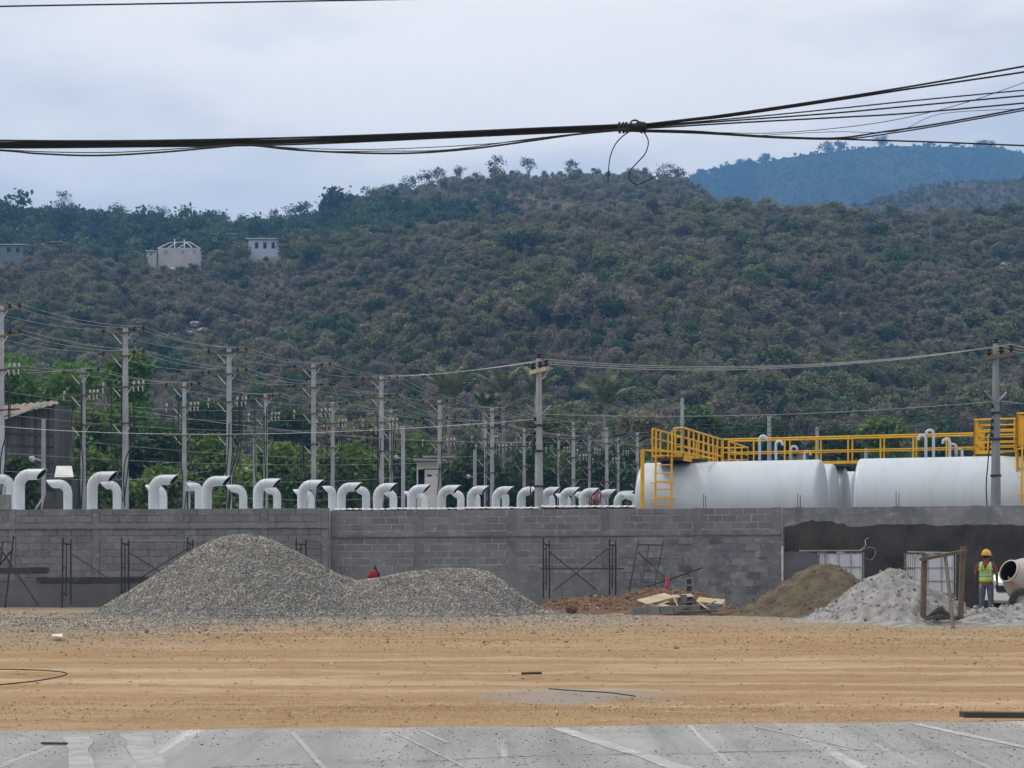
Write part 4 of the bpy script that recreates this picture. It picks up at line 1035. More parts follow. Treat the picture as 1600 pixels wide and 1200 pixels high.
# ------------------------------------------------------------------ fuel tanks; site frame: u along the tanks, v back through the rows
TH = R(20); UA = Vector((math.cos(TH), -math.sin(TH), 0)); VA = Vector((math.sin(TH), math.cos(TH), 0))
T0 = Vector((PX(1006, 62.4), 62.4, 0))
def TP(u, v, z): return T0 + UA * u + VA * v + Vector((0, 0, z))
TZ, TR, TS = 5.03, 1.55, 3.05            # top of the shells, radius, row spacing
def tank(u0, v, ln, label, vents, ladder_end=0):
    c = TP(u0 + ln / 2, v, 0); t = thing('fuel_tank', c, label, 'tank', 'white fuel tanks')
    zc = TZ - TR
    prof_ = [(0.0, .02), (.006, TR * .4), (.018, TR * .75), (.035, TR * .93), (.06, TR * .972), (.10, TR * .993), (.15, TR)]
    p2 = prof_ + [(ln * k / 6, TR) for k in range(1, 6)] + [(ln - a, r) for a, r in reversed(prof_)]
    MB().lathe(p2, TP(u0, v, zc), UA, 56).build('shell', M['tank'], t, True)
    for q in (0.36, ln * .5, ln - 0.36):
        MB().lathe([(q - .018, TR - .01), (q - .012, TR + .004), (q + .012, TR + .004), (q + .018, TR - .01)], TP(u0, v, zc), UA, 56).build('weld_seam', M['tank'], t, True)
    for q in (.2, .8):
        mb = MB(); rg = []
        for k in range(9):
            a = R(-60 + 15 * k); rg.append((math.sin(a) * TR * 1.0, -math.cos(a) * TR * 1.0))
        for sgn in (-.15, .15):
            pass
        pts0 = [TP(u0 + ln * q - .15, v + x, zc + z) for x, z in rg]; pts1 = [TP(u0 + ln * q + .15, v + x, zc + z) for x, z in rg]
        g0 = [TP(u0 + ln * q - .15, v + x, -.05) for x, z in rg]; g1 = [TP(u0 + ln * q + .15, v + x, -.05) for x, z in rg]
        for k in range(8):
            mb.quad(pts0[k], pts0[k + 1], g0[k + 1], g0[k]); mb.quad(pts1[k + 1], pts1[k], g1[k], g1[k + 1]); mb.quad(pts0[k + 1], pts0[k], pts1[k], pts1[k + 1])
        mb.quad(pts0[0], g0[0], g1[0], pts1[0]); mb.quad(pts0[-1], pts1[-1], g1[-1], g0[-1])
        mb.build('saddle', M['column'], t)
    MB().lathe([(-.1, .42), (.06, .42), (.06, .47), (.11, .47), (.11, .001)], TP(u0 + (2.1 if ladder_end == 0 else ln - 1.7), v, TZ), (0, 0, 1), 18).build('manhole', M['grating'], t)
    for du, h, r in vents:
        a = TP(u0 + du, v, TZ - .05); top = a + Vector((0, 0, h)); pts = [a, a + Vector((0, 0, h - .16))]
        dr_ = -UA if ladder_end else UA
        for k in range(1, 7):
            an = R(180 - 30 * k); pts.append(a + dr_ * (.13 + .13 * math.cos(an)) + Vector((0, 0, h - .16 + .13 * math.sin(an))))
        pts.append(pts[-1] + Vector((0, 0, -.05)))
        MB().tube(pts, r, 9).build('vent_pipe', M['tank'], t, True)
    return t
wd1 = ['nearest white cylindrical tank, behind the left yellow ladder', 'white tank end just behind the left front tank', 'white tank end third in the left row, in the gap', 'white tank end deepest in the gap between the tank rows']
for k in range(4):
    tank(0, k * TS, 6.95, wd1[k], [(4.55 + .05 * k, 1.05 - .02 * k, .055)] if k else [(4.55, 1.02, .055)])
tank(8.25, 0, 7.3, 'large white cylindrical tank at the right behind the grey pole', [(2.72, 1.08, .055), (2.45, .9, .055)], 1)
tank(8.25, TS, 7.3, 'white tank hidden behind the right front tank, its vent showing', [(3.05, .95, .055)], 1)
tank(8.25, TS * 2, 7.3, 'white tank third in the right row, only its vent showing', [(3.05, .95, .055)], 1)
tank(8.25, TS * 3, 7.3, 'white tank last in the right row, only its vent showing', [(3.05, .95, .055)], 1)

# yellow steel: ladders, platforms, catwalk
def railing(t, a, b_, n, h=1.1, mid=(0.55,), r=0.038, kick=True):
    a, b_ = Vector(a), Vector(b_); up = Vector((0, 0, 1))
    MB().tube([a + up * h, b_ + up * h], r, 6).build('rail', M['yellow'], t)
    for q in mid: MB().tube([a + up * q, b_ + up * q], r * .75, 6).build('rail', M['yellow'], t)
    for k in range(n + 1):
        c = a.lerp(b_, k / n); MB().tube([c, c + up * h], r * .95, 6).build('post', M['yellow'], t)
    if kick: MB().bar(a + up * .06, b_ + up * .06, .012, .12).build('kick_plate', M['yellow'], t)
def deck(t, c0, c1, v0, v1, z):
    mb = MB(); mb.loft([[TP(c0, v0, z - .09), TP(c1, v0, z - .09), TP(c1, v1, z - .09), TP(c0, v1, z - .09)], [TP(c0, v0, z), TP(c1, v0, z), TP(c1, v1, z), TP(c0, v1, z)]])
    mb.build('deck', M['grating'], t)
    for q in (c0, c1): MB().bar(TP(q, v0, z - .06), TP(q, v1, z - .06), .06, .14).build('edge_beam', M['yellow'], t)
DZ = TZ + .10
t = thing('tank_platform', TP(.8, 5, 0), 'yellow railed platform running back over the left ends of tanks', 'platform', 'yellow tank access steel')
deck(t, .80, 2.0, -1.7, 10.2, DZ)
railing(t, TP(.80, -1.7, DZ), TP(.80, 10.2, DZ), 10, mid=(.38, .75)); railing(t, TP(2.0, -1.7, DZ), TP(2.0, 4.9, DZ), 8, mid=(.38, .75)); railing(t, TP(2.0, 6.2, DZ), TP(2.0, 10.2, DZ), 3, mid=(.38, .75))
railing(t, TP(1.68, -1.7, DZ), TP(2.0, -1.7, DZ), 1, mid=(.38, .75)); railing(t, TP(.80, 10.2, DZ), TP(2.0, 10.2, DZ), 1, mid=(.55,))
for q in ((.80, 4.7), (2.0, 4.7), (.80, 7.7), (2.0, 7.7), (.80, 10.2), (2.0, 10.2)): MB().bar(TP(q[0], q[1], 0), TP(q[0], q[1], DZ - .1), .10).build('column', M['yellow'], t)
def ladder(t, uc, v0, v1, ztop, w=.62):
    z0 = -.03
    for s in (-1, 1): MB().bar(TP(uc + s * w / 2, v0, z0), TP(uc + s * w / 2, v1, ztop + 1.0), .07, .045, VA).build('stringer', M['yellow'], t)
    n = 17
    for k in range(1, n):
        q = k / n; a = TP(uc - w / 2, v0, z0).lerp(TP(uc - w / 2, v1, ztop + 1.0), q * .84); c = a + UA * w
        MB().tube([a, c], .022, 6).build('rung', M['yellow'], t)
    for zh in (3.55, 4.15, 5.15):
        q = (zh - z0) / (ztop + 1 - z0); c = TP(uc, v0, z0).lerp(TP(uc, v1, ztop + 1.0), q)
        pts = [c + UA * (math.cos(R(a)) * .44) - VA * (math.sin(R(a)) * .62) for a in range(0, 181, 15)]
        MB().tube(pts, .024, 5).build('cage_hoop', M['yellow'], t)
t = thing('access_ladder', TP(.75, -1.6, 0), 'yellow caged ladder up the front of the left tank', 'ladder', 'yellow tank access steel')
ladder(t, 1.28, -2.05, -1.8, DZ)
t = thing('handrail', TP(.52, -2.1, 0), 'thick yellow handrail post at the left edge of the left tank', 'handrail', 'yellow tank access steel')
MB().bar(TP(.52, -2.1, 0), TP(.52, -2.1, 5.42), .14).build('post', M['yellow'], t)
MB().bar(TP(.52, -2.1, 5.40), TP(2.1, -1.9, 5.30), .07).build('rail', M['yellow'], t)
MB().bar(TP(2.0, -1.9, 5.30), TP(2.9, -.3, 5.12), .06).build('rail', M['yellow'], t)
t = thing('catwalk', TP(7, 5.5, 0), 'long yellow railed catwalk crossing above the tanks', 'catwalk', 'yellow tank access steel')
deck(t, 2.04, 12.3, 4.9, 6.1, DZ)
railing(t, TP(2.05, 4.9, DZ), TP(12.3, 4.9, DZ), 8, mid=(.55,)); railing(t, TP(2.05, 6.1, DZ), TP(12.3, 6.1, DZ), 8, mid=(.55,))
for u in (4.5, 7.6, 10.8):
    for v in (4.6, 6.1): MB().bar(TP(u if u != 7.6 else 7.72, v, 0), TP(u if u != 7.6 else 7.72, v, DZ - .1), .09).build('column', M['yellow'], t)
t = thing('tank_platform', TP(13.8, 4, 0), 'yellow railed platform over the right tank ends at the picture edge', 'platform', 'yellow tank access steel')
deck(t, 12.4, 13.9, .2, 8.2, DZ)
for v in (.2, 3.0, 5.5, 8.2): railing(t, TP(12.4, v, DZ), TP(15.2, v, DZ), 2, h=1.25, mid=(.4, .8))
railing(t, TP(12.4, .2, DZ), TP(12.4, 4.8, DZ), 4, h=1.25, mid=(.4, .8)); railing(t, TP(13.9, .2, DZ), TP(13.9, 8.2, DZ), 6, mid=(.38, .75))
for q in ((13.9, .2), (13.9, 4), (13.9, 8.2), (12.4, 4.6), (12.4, 8.2)): MB().bar(TP(q[0], q[1], 0), TP(q[0], q[1], DZ - .1), .10).build('column', M['yellow'], t)
t = thing('tank_platform', TP(14.6, -1.0, 0), 'high yellow ladder landing at the right edge with solid side', 'platform', 'yellow tank access steel')
deck(t, 13.95, 15.6, -1.7, .1, DZ + .12)
railing(t, TP(13.95, -1.2, DZ + .12), TP(14.2, -1.2, DZ + .12), 1, h=1.2, mid=(.3, .6, .9)); railing(t, TP(13.95, -1.2, DZ + .12), TP(13.95, .1, DZ + .12), 2, h=1.2, mid=(.2, .4, .6, .8, 1.0)); railing(t, TP(14.9, -1.2, DZ + .12), TP(15.6, -1.2, DZ + .12), 1, h=1.2, mid=(.3, .6, .9))
for q in ((13.95, -1.2), (15.6, -1.2)): MB().bar(TP(q[0], q[1], 0), TP(q[0], q[1], DZ), .10).build('column', M['yellow'], t)
mb = MB().loft([[TP(14.0, -1.24, DZ + .2), TP(14.75, -1.24, DZ + .2), TP(14.12, -1.24, DZ + 1.25), TP(14.0, -1.24, DZ + 1.25)], [TP(14.0, -1.27, DZ + .2), TP(14.75, -1.27, DZ + .2), TP(14.12, -1.27, DZ + 1.25), TP(14.0, -1.27, DZ + 1.25)]])
mb.build('side_plate', M['yellow'], t)
t = thing('access_ladder', TP(14.45, -1.9, 0), 'yellow caged ladder at the right edge of the view', 'ladder', 'yellow tank access steel')
ladder(t, 14.45, -2.05, -1.75, DZ)

# ------------------------------------------------------------------ white gooseneck ducts on the machine hall
def duct(px, ytop, d, mouth, label, back=False, cut=R(30), rad=.205):
    """riser, elbow and a horizontal run with a slanted mouth; mouth = reach in metres, sign = side"""
    zt = PZ(ytop, d); x = PX(px, d); sg = 1 if mouth > 0 else -1; ln = abs(mouth)
    t = thing('gooseneck_duct', (x, d, 2.6), label, 'duct', 'white ducts with mouths to the left' if back else 'white ducts with mouths to the right')
    R0 = min(.42, ln * .55); zc = zt - rad; n = 18
    dv = Vector((sg * .96, -.28, 0)) if not back else Vector((sg * .95, .30, 0))
    path = [(Vector((x, d, 2.6)), Vector((0, 0, 1))), (Vector((x, d, zc - R0)), Vector((0, 0, 1)))]
    for k in range(1, 7):
        a = R(15 * k); path.append((Vector((x, d, zc - R0)) + dv * (R0 - R0 * math.cos(a)) + Vector((0, 0, R0 * math.sin(a))), (Vector((0, 0, 1)) * math.cos(a) + dv * math.sin(a))))
    path.append((Vector((x, d, zc)) + dv * ln, dv))
    rings = []; side = Vector((-dv.y, dv.x, 0))
    for i, (c, tdir) in enumerate(path):
        e2 = tdir.cross(side).normalized(); rg = []
        for k in range(n):
            an = 2 * math.pi * k / n; off = side * math.cos(an) * rad + e2 * math.sin(an) * rad; q = c + off
            if i == len(path) - 1: q = q + dv * (off.z * math.tan(cut) * 1.6)
            rg.append(q)
        rings.append(rg)
    mb = MB().loft(rings, False); mb.build('pipe', M['duct'], t, True)
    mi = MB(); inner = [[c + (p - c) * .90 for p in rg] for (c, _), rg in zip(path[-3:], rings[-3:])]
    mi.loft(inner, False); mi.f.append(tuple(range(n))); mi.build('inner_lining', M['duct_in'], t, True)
    rim = MB().loft([rings[-1], [c2 for c2 in inner[-1]]], False); rim.build('rim', M['duct'], t)
    for q in (1, 3, 5, 7):
        c, tdir = path[q]
        MB().lathe([(-.018, rad), (-.018, rad + .010), (.018, rad + .010), (.018, rad)], c, tdir, n).build('flange', M['duct'], t)
    return t
FR = [(30, 733, 68), (144, 737, 179), (240, 742, 274), (323, 744, 356), (403, 748, 434), (472, 750, 501), (533, 754, 560), (590, 755, 615), (643, 757, 667), (690, 758, 714),
      (736, 759, 758), (775, 760, 797), (814, 760.5, 835), (851, 761, 869), (880, 761.5, 900), (911, 762.5, 930), (939, 764.5, 957), (965, 767, 985)]
for k, (px, yt, mx) in enumerate(FR):
    d = 3.17 * F / (HY - yt); duct(px, yt, d, (mx - px) * d / F / .95, ORD[k] + ' white gooseneck duct from the left with its mouth to the right')
BK = [(16, 741, -10), (106, 749, 75), (183, 751, 160), (255, 757, 230), (311, 754, 297), (380, 757, 357), (433, 760, 414), (486, 764, 461), (519, 759, 509), (572, 760, 556), (615, 765, 600), (663, 767, 634), (720, 766, 706), (745, 769, 735), (790, 767, 779), (862, 769, 845), (887, 771, 872), (915, 768, 899), (993, 770, 976)]
for k, (px, yt, mx) in enumerate(BK):
    d = 3.0 * F / (HY - yt) + 1.5; duct(px, yt, d, (mx - px) * d / F, ORD[k] + ' white gooseneck duct from the left with its mouth to the left', True, rad=.18)
# the low hall they stand on (below the line of the wall)
t = thing('machine_hall', (-8, 67, 0), 'low white machine hall roof carrying the gooseneck ducts', 'building')
hp = [(-22.5, 57.6), (-19, 56.8), (-6.5, 70.2), (7.5, 79.5), (7.2, 86), (-2, 80), (-9, 76.0), (-22.5, 66.5)]
MB().prism(hp, 0, 2.55).build('wall', M['render_white'], t)
MB().prism([(x + (x + 8) * .01, y + (y - 70) * .01) for x, y in hp], 2.552, 2.64).build('roof', M['roof_white'], t)
# corrugated sheets lying along the wall top
def corr(px0, px1, y, d, label, depth=.9, mat='roof_white', teeth=.19):
    t = thing('corrugated_sheet', P((px0 + px1) / 2, y, d), label, 'roof sheet', 'white sheets along the wall top')
    x0, x1 = PX(px0, d), PX(px1, d); z = PZ(y, d); n = int((x1 - x0) / (teeth / 4)); mb = MB(); rows = []
    for k in range(n + 1):
        x = x0 + (x1 - x0) * k / n; a = math.sin(2 * math.pi * (x - x0) / teeth) * .010
        rows.append((Vector((x, d, z + a)), Vector((x, d + depth, z + a + .05))))
    for p, q in zip(rows[:-1], rows[1:]): mb.quad(p[0], q[0], q[1], p[1])
    o = mb.build('sheet', M[mat], t); o.modifiers.new('solid', 'SOLIDIFY').thickness = .012
    MB().box(((x0 + x1) / 2, d + .10, z - .06), (x1 - x0, .06, .06)).build('purlin', M['wood_dark'], t)
    return t
corr(519, 612, 795.6, 46.75, 'white corrugated sheet along wall top, left of the pale hut')
corr(608, 728, 794.6, 46.85, 'white corrugated sheet along wall top below the pale hut')
corr(726, 842, 793.6, 46.95, 'white corrugated sheet along wall top, left of the main pole', .7)
corr(846, 994, 791.4, 46.95, 'white corrugated sheet along wall top, right of the main pole', .7)

# ------------------------------------------------------------------ poles
arm_me = {}
def arm_mesh(ln):
    k = round(ln, 2)
    if k not in arm_me: arm_me[k] = MB().box((0, -.16, 0), (ln, .08, .075)).mesh('crossarm', M['arm'])
    return arm_me[k]
brace_me = MB().bar((.08, -.17, -.52), (.55, -.20, -.03), .035, .025).mesh('brace', M['brace'])
brace_ml = MB().bar((-.08, -.17, -.52), (-.55, -.20, -.03), .045, .03).mesh('brace', M['brace'])
ins_d = MB().lathe([(0, .001), (0, .03), (.05, .035), (.07, .09), (.11, .09), (.13, .05), (.17, .08), (.21, .07), (.24, .001)], (0, -.16, .05), (0, 0, 1), 9).mesh('insulator', M['insul_dark'], smooth=True)
ins_p = MB().lathe([(0, .001), (0, .025), (.04, .03), (.06, .07), (.09, .07), (.11, .035), (.15, .06), (.18, .05), (.2, .001)], (0, -.16, .05), (0, 0, 1), 9).mesh('insulator', M['insul_pale'], smooth=True)
fuse_m = MB().bar((0, -.22, -.02), (.06, -.26, -.26), .03, .03).box((0, -.2, -.06), (.05, .10, .06)).mesh('fuse_cutout', M['insul_pale'])
shafts = {}
ARM_RZ = math.atan2(-.42, .90)
def pole(px, ytop, d, label, group, arms, r0=.12, r1=.17, mat='pole', rz=ARM_RZ, drops=3, seed=0):
    """arms: list of (pixels below the top, length, kind) - kind d dark insulators, p pale insulators and cutouts, n nothing"""
    rr = random.Random(seed); zt = PZ(ytop, d); x = PX(px, d)
    t = thing('utility_pole', (x, d, 0), label, 'pole', group, rz)
    link('shaft', MB().tube([(0, 0, -.2), (0, 0, zt)], [r1, r0], 10).mesh('shaft', M[mat], smooth=False), t)
    tips = []
    for dy, ln, kind in arms:
        z = zt - dy * d / F; a = link('crossarm', arm_mesh(ln), t, (0, 0, z))
        link('brace', brace_me, a); link('brace', brace_ml, a)
        xs_ = (-ln * .46, ln * .25, ln * .46)
        if kind == 'd':
            for q in xs_: link('insulator', ins_d, a, (q, 0, 0))
            tips.append([Matrix.Rotation(rz, 3, 'Z') @ Vector((q, -.16, z + .24)) + Vector((x, d, 0)) for q in xs_])
        elif kind == 'p':
            for q in xs_ + (ln * .36,): link('insulator', ins_p, a, (q, 0, 0)); link('fuse_cutout', fuse_m, a, (q, 0, 0))
    if drops:
        za = zt - arms[-1][0] * d / F
        for k in range(drops):
            q = rr.uniform(-.9, .9)
            pts = [(q, -.2, za + rr.uniform(.3, 2.2)), (q + rr.uniform(-.1, .1), -.25, za - .6), (q * .6 + rr.uniform(-.2, .2), -.3, za - 2.0), (q * .15, -.18, max(2.7, za - 3.6 - rr.uniform(0, .6)))]
            link('drop_cable', MB().tube(smooth_path(pts, 4), .028, 5).mesh('drop_cable', M['black']), t)
    return t, tips
lines = []
big = [(1.5, 478, 68.0), (196, 513, 74.6), (358, 545, 82.0), (490, 569, 88.7), (596, 588, 94.8), (687, 625, 103), (769, 638, 110), (896, 660, 124), (948, 668, 131), (996, 676, 138)]
for k, (px, yt, d) in enumerate(big):
    f_ = 74.6 / d
    tt, tips = pole(px, yt, d, ORD[k] + ' tall grey pole from the left in the front pole row', 'front row of utility poles', [(8 * f_, 2.5, 'd'), (44 * f_, 2.5, 'd'), (92 * f_, 2.5, 'p'), (149 * f_, 2.3, 'n')], .125, .17, seed=k, drops=4)
    lines.append(tips)
small = [(-22, 566, 71.0), (130, 575, 77.6), (288, 597, 84.5), (415, 615, 91), (520, 628, 97), (611, 640, 103.5), (759, 657, 115), (819, 670, 121), (873, 677, 127), (921, 681, 133), (966, 684, 139)]
lines2 = []
for k, (px, yt, d) in enumerate(small):
    f_ = 77.6 / d
    tt, tips = pole(px, yt, d, ORD[k] + ' slim pole from the left in the back pole row', 'back row of utility poles', [(9 * f_, 2.3, 'd'), (43 * f_, 2.2, 'p'), (90 * f_, 2.3, 'n')], .10, .15, seed=50 + k, drops=3)
    lines2.append(tips)
def lamp_pole(px, yt, d, label, lamp=True, r=.09):
    t = thing('lamp_pole', G(px, d), label, 'pole', 'short plain poles'); a = P(px, yt, d)
    MB().tube([Vector((a.x, d, -.1)), a], [r * 1.3, r], 8).build('shaft', M['pole'], t)
    if lamp:
        q = a + Vector((0, 0, -1.9))
        MB().tube([q, q + Vector((-.35, -.25, .12))], .03, 5).build('bracket', M['brace'], t)
        c = q + Vector((-.42, -.3, .1)); MB().lathe([(-.14, .03), (-.10, .10), (.06, .16), (.09, .13), (.09, .001)], c, (-.6, -.5, -.5), 10).build('lamp_head', M['insul_pale'], t)
    return t
lamp_pole(68, 655, 72, 'short pale pole with lamp in front of the old shack')
lamp_pole(398, 685, 92, 'short pale pole with lamp between two power poles, left of centre')
lamp_pole(630, 670, 100, 'short pale pole with lamp left of the pale hut', r=.11)
lamp_pole(742, 703, 108, 'short pale pole with lamp right of the pale hut', r=.11)
lamp_pole(1066, 622, 90, 'plain pale pole with lamps rising above the left yellow platform')
lamp_pole(1202, 650, 98, 'plain pale pole above the middle of the left tank', False, .12)
lamp_pole(1277, 668, 104, 'plain pale pole above the end of the left tank', False, .11)
lamp_pole(1353, 700, 110, 'plain pale pole top over the left end of right tank', False, .11)
# two heavy poles just behind the wall
def main_pole(px, yt, d, label, mat, seed):
    zt = PZ(yt, d); x = PX(px, d); t = thing('utility_pole', (x, d, 0), label, 'pole', 'heavy poles behind the wall', R(-66))
    link('shaft', MB().tube([(0, 0, -.2), (0, 0, zt)], [.19, .085], 8).mesh('shaft', M[mat]), t)
    a = link('crossarm', MB().box((.34, -.14, 0), (1.25, .1, .12)).mesh('crossarm', M['wood'] if mat == 'pole_dark' else M['board']), t, (0, 0, zt - .42))
    for q in (-.12, .42, .86): link('insulator', ins_d, a, (q, 0, 0))
    link('insulator', ins_d, t, (0, .16, zt - .1))
    for z in (zt - 2.1, zt - 2.9, zt - 4.0): link('band', MB().lathe([(-.03, .14), (-.03, .165), (.03, .165), (.03, .14)], (0, 0, z), (0, 0, 1), 10).mesh('band', M['scaff']), t)
    for q in (-1, 1): link('bracket', MB().bar((0, q * .08, zt - 1.75), (0, q * .42, zt - 1.45), .05, .04).mesh('bracket', M['cage']), t)
    for k in range(5): link('step_hole', MB().box((0, -.13, zt - 1.9 - k * .22), (.05, .06, .12)).mesh('step_hole', M['dark']), t)
    link('cable', MB().tube(smooth_path([(0, -.15, zt - 2.3), (-.12, -.2, zt - 3.6), (-.2, -.2, zt - 4.4), (-.08, -.21, zt - 5.4), (0, -.2, 2.6)], 5), .02, 5).mesh('cable', M['black']), t)
    Rz = Matrix.Rotation(R(-66), 3, 'Z'); o = Vector((x, d, 0))
    return [Rz @ Vector((q, -.16, zt - .42 + .29)) + o for q in (-.12, .42, .86)] + [Vector((x, d - .1, zt - 1.75))], t
mp1, t1 = main_pole(842, 560, 50.0, 'heavy pale pole in the middle, just behind the block wall', 'pole', 1)
t = t1
link('transformer_can', MB().lathe([(0, .001), (0, .13), (.02, .15), (.42, .15), (.46, .10), (.46, .001)], (-.26, .05, PZ(703, 50)), (0, 0, 1), 14).mesh('transformer_can', M['scaff'], smooth=True), t)
mp2, t2 = main_pole(1556, 537, 48.5, 'heavy dark grey pole in front of the right tank', 'pole_dark', 2)

# ------------------------------------------------------------------ wires
def wire(a, b_, sag, r, mat, label, group, n=14):
    a, b_ = Vector(a), Vector(b_); pts = []
    for k in range(n + 1):
        q = k / n; pts.append(a.lerp(b_, q) + Vector((0, 0, -4 * sag * q * (1 - q))))
    return single('overhead_wire', MB().tube(pts, r, 4), M[mat], label, 'wire', group, base=a)
wpos = ['left', 'middle', 'right']
for rows, nm, gname in ((lines, 'front', 'wires of the front pole row'), (lines2, 'back', 'wires of the back pole row')):
    for i in range(len(rows) - 1):
        for j in range(len(rows[i])):
            for k in range(3):
                if k == 1 and nm == 'back' and i > 5: continue
                wire(rows[i][j][k], rows[i + 1][j][k], random.uniform(.18, .30), .0085 + .00025 * i, 'wire', f'{wpos[k]} wire of {"upper" if j == 0 else "lower"} set between {ORD[i]} and {ORD[i + 1]} poles of the {nm} row', gname)
src = P(596, 590, 94.8)
for k in range(3):
    wire(lines[4][0][k], mp1[k], .14, .008, 'wire', f'{wpos[k]} top wire from the fifth front pole to the heavy middle pole', 'wires of the heavy poles')
    wire(mp1[k], mp2[k], .42, .008, 'wire', f'{wpos[k]} top wire between the two heavy poles', 'wires of the heavy poles')
    wire(mp2[k], P(1780, 560 + k * 5, 47.5), .10, .008, 'wire', f'{wpos[k]} top wire leaving the heavy grey pole to the picture edge', 'wires of the heavy poles')
wire(mp1[3], mp2[3], .22, .007, 'wire', 'single lower wire between the two heavy poles', 'wires of the heavy poles')
wire(mp2[3], P(1790, 632, 47.5), .1, .007, 'wire', 'single lower wire from heavy grey pole to picture edge', 'wires of the heavy poles')
wire(P(-120, 655, 66), mp1[3] + Vector((0, 0, -.15)), .55, .0075, 'wire', 'long single wire crossing the pole rows to the heavy middle pole', 'wires of the heavy poles')
for k, (y0, y1, dd_) in enumerate(((668, 640, 60), (673, 648, 60), (684, 655, 60))):
    wire(P(880, y0, 76), P(1545, y1, 60), .15, .012, 'black', f'{ORD[k]} thin dark line from the top crossing behind the yellow platforms', 'dark lines behind the tanks')
for k, (a, b_, g_) in enumerate((((-60, 703, 74), (700, 722, 100), .4), ((-60, 730, 73), (640, 745, 98), .5), ((60, 745, 73), (330, 735, 84), .3), ((280, 770, 80), (690, 770, 95), .4), ((-60, 600, 80), (420, 640, 104), .5), ((-60, 622, 82), (520, 655, 106), .5), ((-60, 640, 84), (610, 668, 108), .6), ((200, 640, 86), (840, 690, 118), .6), ((130, 690, 82), (760, 712, 112), .5), ((300, 655, 90), (900, 690, 122), .5))):
    wire(P(*a), P(*b_), g_, .009, 'wire', f'{ORD[k]} low slack line from the top strung before the bushes', 'slack lines before the bushes')

# ------------------------------------------------------------------ black cable bundle over the street
CD = 13.0
def cable(pts, w, label, n=8, group='street cables', dz=0.0, name='street_cable', sides=6):
    r = w * CD / F / 2
    return single(name, MB().tube(smooth_path([P(x, y, CD + dz) for x, y in pts], n), r, sides), M['black'], label, 'cable', group, base=P(*pts[0], CD + dz))
main = [(-700, 205), (-150, 217.5), (0, 219.5), (200, 219.5), (450, 216), (700, 206), (850, 200), (985, 195)]
for k, (dy0, dy1, w) in enumerate(((0, 0, 3.2), (3.0, 2.0, 3.4), (6.2, 4.2, 3.6), (9.0, 6.4, 3.2), (11.0, 8.6, 2.4))):
    cable([(x, y + dy0 + (dy1 - dy0) * max(0, x) / 985 + 0.6 * math.sin(x / 90 + k * 2)) for x, y in main], w, ORD[k] + ' from the top of the thick black cables left of the knot', dz=.01 * k)
cable([(-700, 215), (-150, 230), (0, 235), (60, 240), (150, 243), (250, 238), (340, 230), (390, 227), (460, 234), (560, 239), (650, 239), (740, 232), (830, 220), (900, 210), (985, 202)], 3.0, 'lowest black cable, sagging in two loops under the bundle', dz=-.05)
cable([(-700, 213), (-150, 229), (0, 234), (80, 237.5), (180, 238), (300, 231), (390, 226), (500, 236), (600, 236), (700, 234), (830, 217), (985, 200)], 1.6, 'slender black cable sagging just above the lowest one', dz=-.08)
cable([(390, 226), (480, 232), (600, 233), (760, 225), (880, 212), (985, 199)], 1.3, 'hair thin black line in the sag left of the knot', dz=-.1)
fan = [([(985, 197), (1070, 187), (1150, 177), (1330, 150), (1470, 127), (1600, 103.5), (1750, 76), (2300, -30)], 3.2, 'top black cable of the fan right of the knot'),
       ([(985, 199), (1070, 189), (1150, 180), (1330, 153), (1420, 139), (1600, 112.5), (1750, 88), (2300, -12)], 3.0, 'second black cable of the fan, right below the top one'),
       ([(985, 199), (1150, 185), (1300, 170.5), (1420, 158), (1600, 141), (1750, 128), (2300, 70)], 2.2, 'thin third black cable of the fan right of the knot'),
       ([(985, 200), (1150, 188), (1300, 177), (1420, 166), (1600, 149.5), (1750, 136), (2300, 80)], 2.6, 'fourth black cable of the fan right of the knot'),
       ([(985, 202), (1150, 192), (1300, 184), (1420, 177), (1600, 161), (1750, 146), (2300, 92)], 2.6, 'fifth black cable of the fan right of the knot'),
       ([(985, 203), (1080, 205), (1150, 210), (1230, 214.5), (1310, 215.5), (1380, 206), (1450, 196), (1530, 182), (1600, 169), (1750, 140), (2300, 30)], 2.8, 'black cable dipping then rising steeply at the right'),
       ([(985, 204), (1090, 206), (1150, 211.5), (1230, 216), (1320, 217), (1400, 207), (1480, 194), (1600, 172.5), (1750, 146), (2300, 40)], 2.2, 'black cable hugging the dipping one from below'),
       ([(985, 205), (1090, 208), (1200, 214), (1330, 218), (1460, 222), (1600, 227.5), (1750, 233), (2300, 245)], 2.6, 'lowest black cable at the right, running down to the mountain'),
       ([(1120, 207), (1200, 208), (1300, 201), (1400, 187), (1500, 163), (1600, 129), (1700, 90), (2300, -160)], 1.1, 'hair thin line crossing the fan upward at the right'),
       ([(1180, 212), (1300, 206), (1400, 205), (1470, 178), (1600, 170), (1700, 166), (2300, 140)], 0.9, 'hair thin line wandering inside the fan at the right')]
for k, (pts, w, lab) in enumerate(fan): cable(pts, w, lab, dz=.012 * (k % 4))
cable([(-700, 38), (-150, 15), (0, 10), (200, 6.5), (400, 3), (620, -1), (900, -6)], 2.6, 'single black cable at the top left corner of the sky')
kn = MB()
for q in (968, 974, 979, 1002, 1007): kn.lathe([(-.012, .03), (-.008, .046), (.008, .046), (.012, .03)], P(q, 199.5, CD), (1, 0, .06), 10)
for c, r_ in (((992, 194), 7), ((1000, 198), 8)):
    kn.tube([P(c[0] + r_ * math.cos(a), c[1] + r_ * .9 * math.sin(a), CD + .04 * math.sin(a * 1.5)) for a in np.linspace(0, 6.4, 20)], .008, 5)
kn.tube([P(966, 199, CD), P(1010, 198, CD)], .033, 7)
single('cable_tie', kn, M['black'], 'knot of black wire binding the cable bundle together', 'cable tie', base=P(988, 200, CD))
